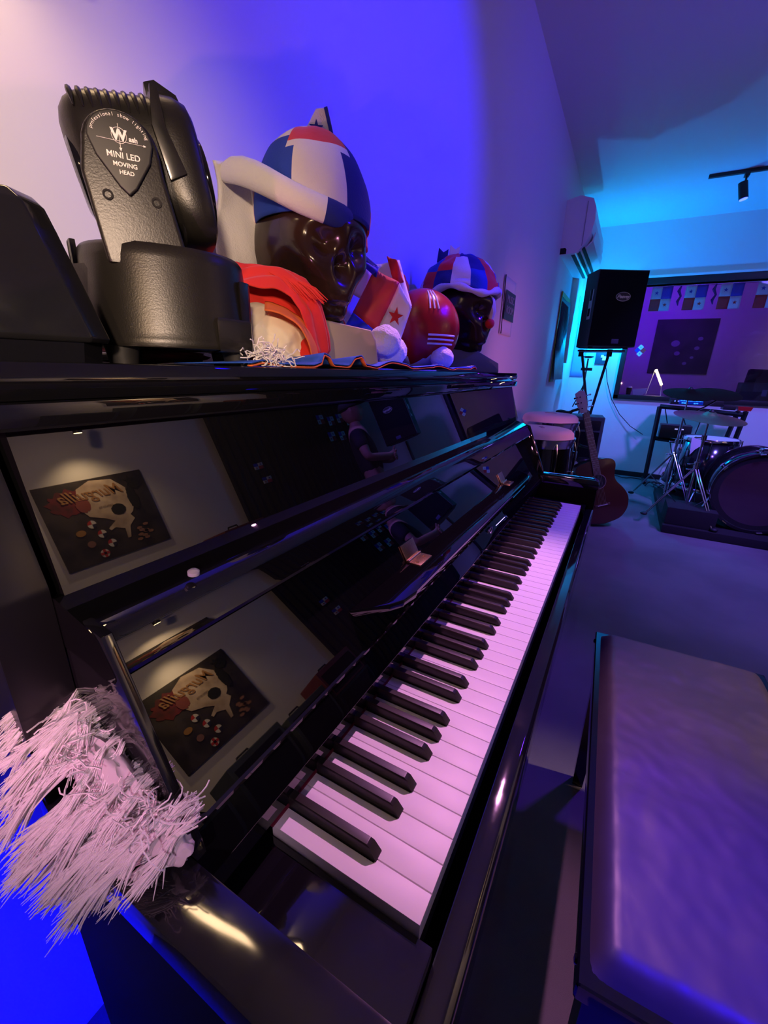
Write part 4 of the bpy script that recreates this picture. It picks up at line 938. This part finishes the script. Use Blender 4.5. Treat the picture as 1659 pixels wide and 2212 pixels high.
# tom lying slanted left of floor tom (black cylinder)
b=new(); box(b,3.50,3.78,-.80,-.485,.062,.195,r=.012); tag(obj('floor_monitor',b,mat('riser_carpet',(.013,.012,.014),.95)),'dark carpeted block on the near left corner of the drum riser','speaker')
T2=thing('rack_tom','black tom drum standing tilted left of the floor tom','drum',(4.66,-.63,.062),-96)
b=new(); M_=T(0,0,.06)@RY(14); lathe(b,[(0,.0),(.13,.0),(.135,.02),(.135,.34),(.13,.345),(0,.345)],40,M_); obj('shell',b,shell,T2)
b=new(); lathe(b,[(.136,-.005),(.143,-.005),(.143,.02),(.136,.02)],40,M_); obj('hoop',b,chrome,T2)
for k in range(6):
    a=2*PI*k/6; b=new(); box(b,-.01,.01,-.012,.012,.04,.09,M_@T(.138*math.cos(a),.138*math.sin(a),0)@RZ(math.degrees(a)),r=.003); obj('lug',b,chrome,T2)
def cymstand(lb,x,y,z0,h,lbc,r,mt,tiltx,tilty,double=False,cc='cymbal',legz=.42):
    o=thing('cymbal_stand',lb,'cymbal stand',(x,y,z0))
    b=new(); cyl(b,(0,0,.05),(0,0,h*.55),.012,n=12); cyl(b,(0,0,h*.55),(0,0,h*.8),.0095,n=12); cyl(b,(0,0,h*.8),(0,0,h+.03),.0065,n=12); obj('pole',b,chrome,o)
    for z in (h*.55,h*.8,.40):
        b=new(); cyl(b,(0,0,z-.018),(0,0,z+.018),.018,n=14); cyl(b,(0,0,z),(-.02,.045,z),.005,n=8); ico(b,(-.02,.05,z),(.010,.014,.006),2); obj('collar',b,chrome,o)
    for k in range(3):
        a=R(100+120*k); c,s_=math.cos(a)*.9,math.sin(a)*.9; b=new()
        for q in (-.012,.012): tube(b,[(q*s_,-q*c,legz),(.29*c+q*s_,.29*s_-q*c,.016)],.0045,6)
        tube(b,[(0,0,.06),(.16*c,.16*s_,.20)],.004,6); lg=obj('leg',b,chrome,o)
        b=new(); ico(b,(.30*c,.30*s_,.014),(.026,.026,.014),2); obj('rubber_foot',b,black,lg)
    for dz in ((0,.022) if double else (0,)):
        q=thing('cymbal',lbc if not dz else lbc+', lower of the pair',cc,(x,y,z0+h+(-dz)),0)
        b=new(); M_=RX(tiltx)@RY(tilty)@T(0,0,0); lathe(b,[(.005,.030),(.03,.027),(.045,.012),(.06,.006),(r*.6,.0),(r,-.014),(r,-.0152),(r*.6,-.0012),(.06,.0048),(.045,.0105),(.03,.0255),(.005,.0285)],56,M_); obj('bow',b,mt,q)
        b=new(); lathe(b,[(0,.05),(.008,.048),(.012,.040),(.018,.034),(.018,.028),(0,.028)],16,M_); obj('felt_washer',b,black,q)
cymstand('chrome cymbal stand with spread double braced legs left of the drum riser',4.36,-.53,.064,.935,'wide dark practice cymbal at the top of the left stand',.195,cymd,3,-13)
b=new(); lathe(b,[(0,.012),(.06,.010),(.17,0),(.185,-.012),(.17,-.014),(0,-.006)],48,RX(3)@RY(-13)); o_=obj('cymbal_pad',b,cymd); o_.location=(4.44,-.73,1.00); tag(o_,'second dark cymbal pad touching the left dark cymbal','cymbal')
b=new(); tube(b,[(4.50,-.79,.975),(4.47,-.70,.90),(4.40,-.55,.80)],.007,8); tag(obj('boom_arm',b,chrome),'chrome boom arm holding the second dark cymbal pad','stand')
cymstand('chrome cymbal stand on the drum riser with warm light along its leg',3.70,-.62,.062,.80,'golden bronze cymbal glinting on the stand nearest the bass drum',.225,cymb,5,-7)
# ============================================================ CONTROL ROOM
cp_=thing('wall_poster','large dark poster on the purple control room wall','poster',(8.49,-.70,1.585))
b=new(); box(b,-.012,-.002,-.41,.41,-.41,.41); obj('print',b,mat('night_poster',(.05,.035,.06),.6,var=(5,(.02,.015,.03))),cp_)
b=new(); random.seed(5)
for y,z,r_ in ((-.22,.12,.035),(-.20,-.02,.035),(-.16,-.16,.025),(.05,-.10,.04),(.1,.05,.06),(-.08,-.25,.03)): prism(b,[(y+r_*math.cos(R(a)),z+r_*.8*math.sin(R(a))) for a in range(0,360,30)],'x',-.016,-.012)
obj('pale_marks',b,mat('pale_marks',(.30,.26,.38),.7),cp_)
fcol=[white,mat('flag_blue',(.02,.03,.45),.7),mat('flag_red',(.60,.03,.03),.7)]
def flag(lb,x,y,z,w_=.105,h_=.075,rot=0,grp='quartered flags strung along the control room window',yaw=90,mirror=False):
    o=thing('flag',lb,'flag',(x,y,z),yaw,grp); Mr=RY(rot)
    # local X along the flag, facing -Y
    for i,(cx,cz,mi) in enumerate(((-1,1,0),(1,1,1),(-1,-1,2),(1,-1,0))):
        b=new(); grid(b,lambda u,v:(cx*w_/4-w_/4+w_/2*u,.002*math.sin(u*4+cx),cz*h_/4-h_/4+h_/2*v),4,4); b.transform(Mr); q=obj('quarter',b,fcol[mi],o,solid=.001,ang=180)
        if mi==0:
            b=new(); prism(b,[(cx*w_/4+px*w_*.11,cz*h_/4+pz*w_*.11) for px,pz in star(1)],'y',-.0045,-.0025); b.transform(Mr); obj('star',b,fcol[1] if cz>0 else fcol[2],q,smooth=False)
    return o
fl_lab=['nearly hidden quartered flag nearest the loudspeaker, leftmost along the window top','second quartered flag along the window top, dim violet','third quartered flag along the window top, bright blue and red','fourth quartered flag along the window top, beside the frame edge of the photo','last quartered flag at the far end of the window top']
for k,y in enumerate((-.195,-.50,-.795,-1.09,-1.38)): flag(fl_lab[k],5.625,y,1.910,.19,.235,yaw=-90)
b=new(); tube(b,[(5.627,.02,2.035),(5.628,-.7,2.022),(5.627,-1.45,2.034)],.0018,5); tag(obj('bunting_cord',b,black),'thin cord carrying the quartered flags inside the window','cord')
for y,lb in ((-.36,'dark twisted ribbon hanging between the first two window flags'),(-.66,'dark leafy ribbon hanging between the second and third window flags')):
    b=new(); tube(b,[(5.63,y,2.03),(5.63,y+.015,1.98),(5.63,y-.012,1.93),(5.63,y+.008,1.88),(5.63,y-.004,1.84)],[.006,.016,.010,.014,.004],6); tag(obj('dark_ribbon',b,navyc),lb,'ribbon')
def sticker(lb,y,z): 
    o=thing('flag_sticker',lb,'sticker',(5.535,y,z),-90)
    for cx,cz,mi in ((0,.038,0),(-.028,.008,1),(.028,.004,2),(-.002,-.030,0)):
        b=new(); box(b,-.021,.021,-.0015,.0,-.021,.021,T(cx,0,cz)@RY(38)); q=obj('quarter',b,fcol[mi],o,smooth=False)
        if mi==0: b=new(); prism(b,[(cx+px*.008,cz+pz*.008) for px,pz in star(1)],'y',-.0025,-.0015); obj('star',b,fcol[1],q,smooth=False)
sticker('small crossed flag sticker on the window glass below the loudspeaker',-.105,1.385)
sticker('small crossed flag sticker near the far end of the window glass',-1.36,1.385)
tl=thing('tube_desk_lamp','glowing warm tube lamp leaning on its stand behind the window','lamp',(6.2,-.37,.885))
b=new(); tube(b,[(0,.048,.315),(0,-.045,.14)],.014,12); tube(b,[(0,.048,.315),(0,.050,.320)],.010,8); obj('glowing_tube',b,mat('tube_glow',(1,.85,.5),.4,emit=(1.0,.72,.30),es=14),tl)
b=new(); tube(b,[(.01,.060,.31),(.03,.10,.02)],.004,6); tube(b,[(.0,-.045,.14),(.01,-.06,.01)],.006,6); box(b,-.05,.05,-.10,.12,0,.012,r=.003); obj('stand',b,wplast,tl)
b=new(); box(b,5.64,7.1,-2.4,.75,.84,.885,r=.005); tag(obj('control_desk',b,mat('desk_top',(.25,.22,.24),.5)),'pale control room desk top just behind the window','desk')
for p in ((5.75,.65),(7.0,.65),(5.75,-2.3),(7.0,-2.3)): pass
cu=thing('cup','small dark cup with light lid on the desk behind the window corner','cup',(6.0,-.075,.885)); 
b=new(); lathe(b,[(0,0),(.024,0),(.030,.10),(0,.10)],24); obj('cup_body',b,black,cu); b=new(); lathe(b,[(.0,.118),(.022,.115),(.031,.104),(.031,.098),(0,.098)],24); obj('lid',b,wplast,cu)
b=new(); loft(b,[[(6.03,-.23,.886),(6.10,-.23,.886),(6.10,-.13,.886),(6.03,-.13,.886)],[(6.02,-.27,.985),(6.12,-.27,.985),(6.12,-.10,.965),(6.02,-.11,.965)]]); tag(obj('paper_tray',b,mat('lilac_tray',(.65,.6,.75),.6)),'pale open tray beside the cup on the control room desk','tray')
ch=thing('swivel_chair','dark padded armchair standing behind the control room desk','chair',(7.55,-1.85,0))
b=new(); box(b,-.10,.16,-.42,.42,.45,.56,r=.04,seg=3); obj('seat',b,black,ch); b=new(); prism(b,[(-.40,.55),(-.36,1.10),(-.28,1.24),(.36,1.26),(.40,.55)],'x',.10,.22,r=.04,seg=3); obj('backrest',b,mat('dark_upholstery',(.02,.018,.025),.7),ch)
b=new(); cyl(b,(.05,0,.05),(.05,0,.46),.03,n=16); cyl(b,(.05,0,.02),(.05,0,.06),.28,.05,n=10); obj('pedestal',b,metalb,ch)
mo=thing('monitor_speaker','dark studio monitor box with small emblem on the desk at the right','speaker',(6.25,-1.42,.885))
b=new(); box(b,-.12,.12,-.24,.24,0,.20,r=.015,seg=3); obj('cabinet',b,mat('dark_fabric_box',(.03,.03,.035),.8),mo); b=new(); box(b,-.124,-.119,-.0,.045,.06,.13); box(b,-.1245,-.119,.012,.034,.075,.115); obj('emblem',b,mat('dim_emblem',(.10,.10,.16),.5),mo)
# warm lit strip lamp deeper in the control room, mirrored in the piano
bt=thing('amber_lamp','small amber bottle lamp on the control room desk','lamp',(5.9,-1.95,.885))
b=new(); lathe(b,[(0,0),(.03,0),(.032,.10),(.015,.14),(.012,.17),(0,.17)],24); obj('bottle',b,mat('amber_glow',(1,.5,.1),.3,emit=(1,.42,.08),es=5),bt)
light('SPOT','control_room_warm',(6.0,-2.9,1.9),(1,.62,.36),22,.1,(8.5,-2.6,1.4),50,.8)
# ============================================================ OPPOSITE SIDE OF THE ROOM (mirrored in the lacquer)
PO=thing('skull_poster','dark poster with pale skull, gold script and flag discs on the opposite wall','poster',(1.51,-2.995,1.53),180)
b=new(); box(b,-.40,.40,-.014,-.002,-.325,.325); obj('print',b,mat('poster_black',(.016,.011,.012),.6,var=(6,(.06,.045,.04))),PO)
def blob(name,pts,mt,y,par=PO): 
    b=new(); prism(b,pts,'y',-y-.002,-y); return obj(name,b,mt,par,smooth=False)
bone=mat('print_bone',(.72,.58,.44),.7,var=(9,(.45,.33,.25)))
def ell(cx,cz,a,c,n=36,f=0,s=1,seed=0): return [(cx+a*math.cos(2*PI*k/n)*(1+f*noise.noise(Vector((k*.7,seed,0)))),cz+c*math.sin(2*PI*k/n)*(1+f*noise.noise(Vector((k*.7,seed,2))))) for k in range(n)]
# local +x is toward -x in the world (poster faces +y)
blob('red_glow',ell(.20,.17,.15,.10,f=.35,seed=1),mat('print_red',(.20,.012,.018),.7,var=(14,(.08,.01,.012))),.0145)
blob('skull_print',[(.13,.26),(.02,.31),(-.14,.29),(-.22,.20),(-.24,.06),(-.20,-.01),(-.17,-.03),(-.19,-.07),(-.13,-.12),(-.10,-.21),(-.075,-.21),(-.085,-.13),(-.02,-.10),(.02,-.115),(.03,-.095),(-.04,-.05),(.02,-.01),(.12,.03),(.17,.12)],bone,.0165)
blob('glow_edge',ell(.13,.13,.05,.06,f=.3,seed=4),mat('print_red2',(.28,.06,.05),.7),.0187)
blob('eye_print',ell(-.10,.035,.055,.047,f=.12,seed=2),darkh,.0190)
blob('dark_smoke',ell(-.245,.10,.04,.10,f=.3,seed=3),darkh,.0190)
blob('dark_smoke',ell(-.30,.22,.05,.05,f=.4,seed=7),darkh,.0190)
blob('star',[(-.27+.045*x,.25+.045*z) for x,z in star(1)],darkh,.0215)
for k in range(10): 
    x=-.10-.02*(k%5)-.03*(k//5); z=-.25+.035*(k%3)+.02*(k//4); blob('embers',ell(x-.06,z,.022,.012,f=.5,seed=20+k),mat('print_ember',(.42,.20,.13),.7),.0165)
text('Murguilla',.125,.0006,T(.03,-.0225,.205)@RX(90)@Matrix.Rotation(R(0),4,'Z'),mat('print_gold',(.42,.21,.08),.5),PO,shear=.5,bold=.001,space=1.0)
text('concierto',.028,.0004,T(-.02,-.0225,.085)@RX(90),mat('print_brown',(.20,.12,.09),.6),PO)
for k,(x,z) in enumerate(((.13,-.03),(.09,-.12),(.05,-.21))):
    R_=.032
    for q,(a0,a1,mt_) in enumerate(((0,90,fcol[2]),(90,180,fcol[0]),(180,270,mat('print_navy',(.01,.01,.05),.7)),(270,360,fcol[0]))):
        blob('disc_quarter',[(x,z)]+[(x+R_*math.cos(R(a0+(a1-a0)*i/8)),z+R_*math.sin(R(a0+(a1-a0)*i/8))) for i in range(9)],mt_,.0165)
blob('orange_disc',ell(.225,-.075,.034,.024),mat('print_orange',(.45,.22,.05),.7),.0165)
blob('dim_disc',ell(.19,-.175,.028,.026),mat('print_dim_red',(.30,.14,.12),.7),.0165)
blob('white_disc',ell(.13,-.27,.032,.032),fcol[0],.0165)
b=new(); box(b,.12,.14,-.021,-.019,-.302,-.238); box(b,.098,.162,-.021,-.019,-.28,-.26); obj('red_cross',b,fcol[2],PO,smooth=False)
def crate(name,lb,cat,x0,x1,z0,z1,d,mt,hdl=True):
    o=thing(name,lb,cat,((x0+x1)/2,-2.99+d/2,z0)); w_=(x1-x0)/2
    b=new(); box(b,-w_,w_,-d/2+.01,d/2,0,z1-z0-.004,r=.012,seg=3); obj('body',b,mt,o)
    b=new(); box(b,-w_+.03,w_-.03,d/2-.004,d/2+.006,.04,z1-z0-.05,r=.003); obj('front_panel',b,grille,o)
    if hdl: b=new(); tube(b,[(-.06,0,z1-z0-.008),(-.05,0,z1-z0+.02),(.05,0,z1-z0+.02),(.06,0,z1-z0-.008)],.008,8); obj('handle',b,black,o)
crate('amplifier_cabinet','tall black amplifier cabinet under the skull poster on the opposite wall','amplifier',1.14,1.62,0,1.02,.42,speakm)
crate('amplifier_cabinet','black amplifier cabinet between the poster and the red crate','amplifier',1.68,2.12,0,.98,.42,speakm)
crate('red_crate','dark red crate stacked on a black case near the opposite wall','crate',2.18,2.66,.62,1.08,.36,mat('crate_red',(.16,.015,.012),.5))
crate('black_case','black flight case under the red crate by the opposite wall','case',2.18,2.66,0,.615,.40,metalb,False)
crate('small_amplifier','low black amplifier at the left below the skull poster','amplifier',.66,1.06,0,.78,.40,speakm)
b=new(); grid(b,lambda u,v:(2.72+2.72*u,-2.93+.022*math.sin(u*150),.02+2.56*v),220,4); tag(obj('black_curtain',b,mat('curtain_black',(.010,.010,.016),.9),ang=180),'long black curtain across the opposite wall beside the poster','curtain')
lst=[(4.50,2.04),(4.72,2.00),(4.94,2.02),(5.14,1.96),(4.60,1.78),(4.84,1.76)]
for k,(x,z) in enumerate(lst):
    flag(['quartered flag high on the black curtain, nearest the poster','quartered flag high on the curtain, second from the poster','quartered flag high on the curtain, third from the poster','quartered flag high on the curtain, nearest the corner','quartered flag lower on the curtain, left of its pair','quartered flag lower on the curtain, right of its pair'][k],x,-2.895,z,.15,.13,grp='quartered flags pinned on the black curtain',yaw=180)
for k,(x,z) in enumerate(((3.12,1.62),(3.16,1.45))): flag(['upper small flag alone on the black curtain beside the crate','lower small flag alone on the black curtain beside the crate'][k],x,-2.895,z,.14,.07,grp='pair of small flags on the black curtain',yaw=180)
# ---- standing person mirrored in the upper panel
PE=thing('person','person in dark cap and dark T-shirt standing with forearms held in front','person',(3.10,-1.52,0),150)
def skin_mesh(name,verts,edges,mt,par,root=0,sub=2):
    me=bpy.data.meshes.new(name); me.from_pydata([v[:3] for v in verts],edges,[]); o=bpy.data.objects.new(name,me); COL.objects.link(o)
    o.modifiers.new('skin','SKIN'); sd=o.modifiers.new('sub','SUBSURF'); sd.levels=sub; sd.render_levels=sub
    for i,v in enumerate(verts):
        me.skin_vertices[0].data[i].radius=(v[3],v[4] if len(v)>4 else v[3])
    me.skin_vertices[0].data[root].use_root=True
    dg=bpy.context.evaluated_depsgraph_get(); m2=bpy.data.meshes.new_from_object(o.evaluated_get(dg)); bpy.data.objects.remove(o)
    for p in m2.polygons: p.use_smooth=True
    m2.materials.clear(); m2.materials.append(mt); q=bpy.data.objects.new(name,m2); COL.objects.link(q)
    if par: q.parent=par
    return q
V=[(0,0,.96,.15,.11),(0,0,1.12,.135,.10),(0,0,1.30,.16,.11),(0,0,1.42,.13,.09),(0,-.005,1.50,.055),(0,-.015,1.56,.058),
   (.17,0,1.41,.058),(.24,-.02,1.18,.042),(.10,-.20,1.13,.034),(-.02,-.24,1.15,.028),
   (-.17,0,1.41,.058),(-.24,-.02,1.18,.042),(-.10,-.19,1.10,.034),(.02,-.24,1.11,.028),
   (.09,0,.90,.085),(.10,-.01,.50,.058),(.11,.02,.09,.040),(.12,-.13,.035,.038,.03),
   (-.09,0,.90,.085),(-.10,-.01,.50,.058),(-.11,.02,.09,.040),(-.12,-.13,.035,.038,.03)]
E_=[(0,1),(1,2),(2,3),(3,4),(4,5),(3,6),(6,7),(7,8),(8,9),(3,10),(10,11),(11,12),(12,13),(0,14),(14,15),(15,16),(16,17),(0,18),(18,19),(19,20),(20,21)]
skin_mesh('body',V,E_,skin,PE)
V2=[(0,0,1.0,.165,.125),(0,0,1.14,.15,.115),(0,0,1.30,.175,.125),(0,0,1.42,.145,.10),(.17,0,1.41,.070),(.215,-.01,1.26,.062),(-.17,0,1.41,.070),(-.215,-.01,1.26,.062)]
skin_mesh('shirt',V2,[(0,1),(1,2),(2,3),(3,4),(4,5),(3,6),(6,7)],mat('dark_shirt',(.015,.012,.02),.85),PE)
V3=[(0,0,.97,.162,.122),(.09,0,.88,.098),(.10,-.01,.50,.072),(.11,.02,.10,.060),(-.09,0,.88,.098),(-.10,-.01,.50,.072),(-.11,.02,.10,.060)]
skin_mesh('trousers',V3,[(0,1),(1,2),(2,3),(0,4),(4,5),(5,6)],mat('dark_trousers',(.012,.012,.02),.85),PE)
b=new()
def headf(d):
    az=math.degrees(math.atan2(d.x,-d.y)); el=math.degrees(math.asin(max(-1,min(1,d.z)))); g=lambda a,e,sa,se,am: am*math.exp(-.5*(((az-a)/sa)**2+((el-e)/se)**2))
    return 1+g(0,-8,8,12,.16)+g(-20,4,10,7,-.06)+g(20,4,10,7,-.06)+g(0,-38,10,4,.04)+g(0,-52,18,10,.08)+g(-88,-2,7,13,.12)+g(88,-2,7,13,.12)
ico(b,(0,-.02,1.64),(.078,.098,.118),5,fn=headf); obj('head',b,skin,PE,ang=180)
b=new(); ico(b,(0,-.015,1.675),(.088,.105,.092),4,fn=lambda d:1 if d.z>-.05 else .9); prism(b,[(-.07,-.09),(-.06,-.17),(0,-.195),(.06,-.17),(.07,-.09)],'z',1.683,1.690,r=.003); obj('cap',b,mat('dark_cap',(.012,.010,.015),.8),PE)
for s_ in (1,-1):
    hx,hy,hz=-.035*s_,-.245,(1.15 if s_>0 else 1.11)
    b=new(); ico(b,(hx,hy,hz),(.042,.018,.036),3); 
    for k in range(4): tube(b,[(hx-.028*s_,hy,hz+.024-.016*k),(hx-.060*s_,hy-.004,hz+.022-.016*k),(hx-(.080-.004*abs(k-1))*s_,hy+.010,hz+.018-.015*k)],[.009,.0085,.007],8)
    tube(b,[(hx+.0,hy-.006,hz+.030),(hx-.018*s_,hy-.020,hz+.048),(hx-.040*s_,hy-.022,hz+.054)],[.010,.009,.007],8); obj('hand',b,skin,PE)
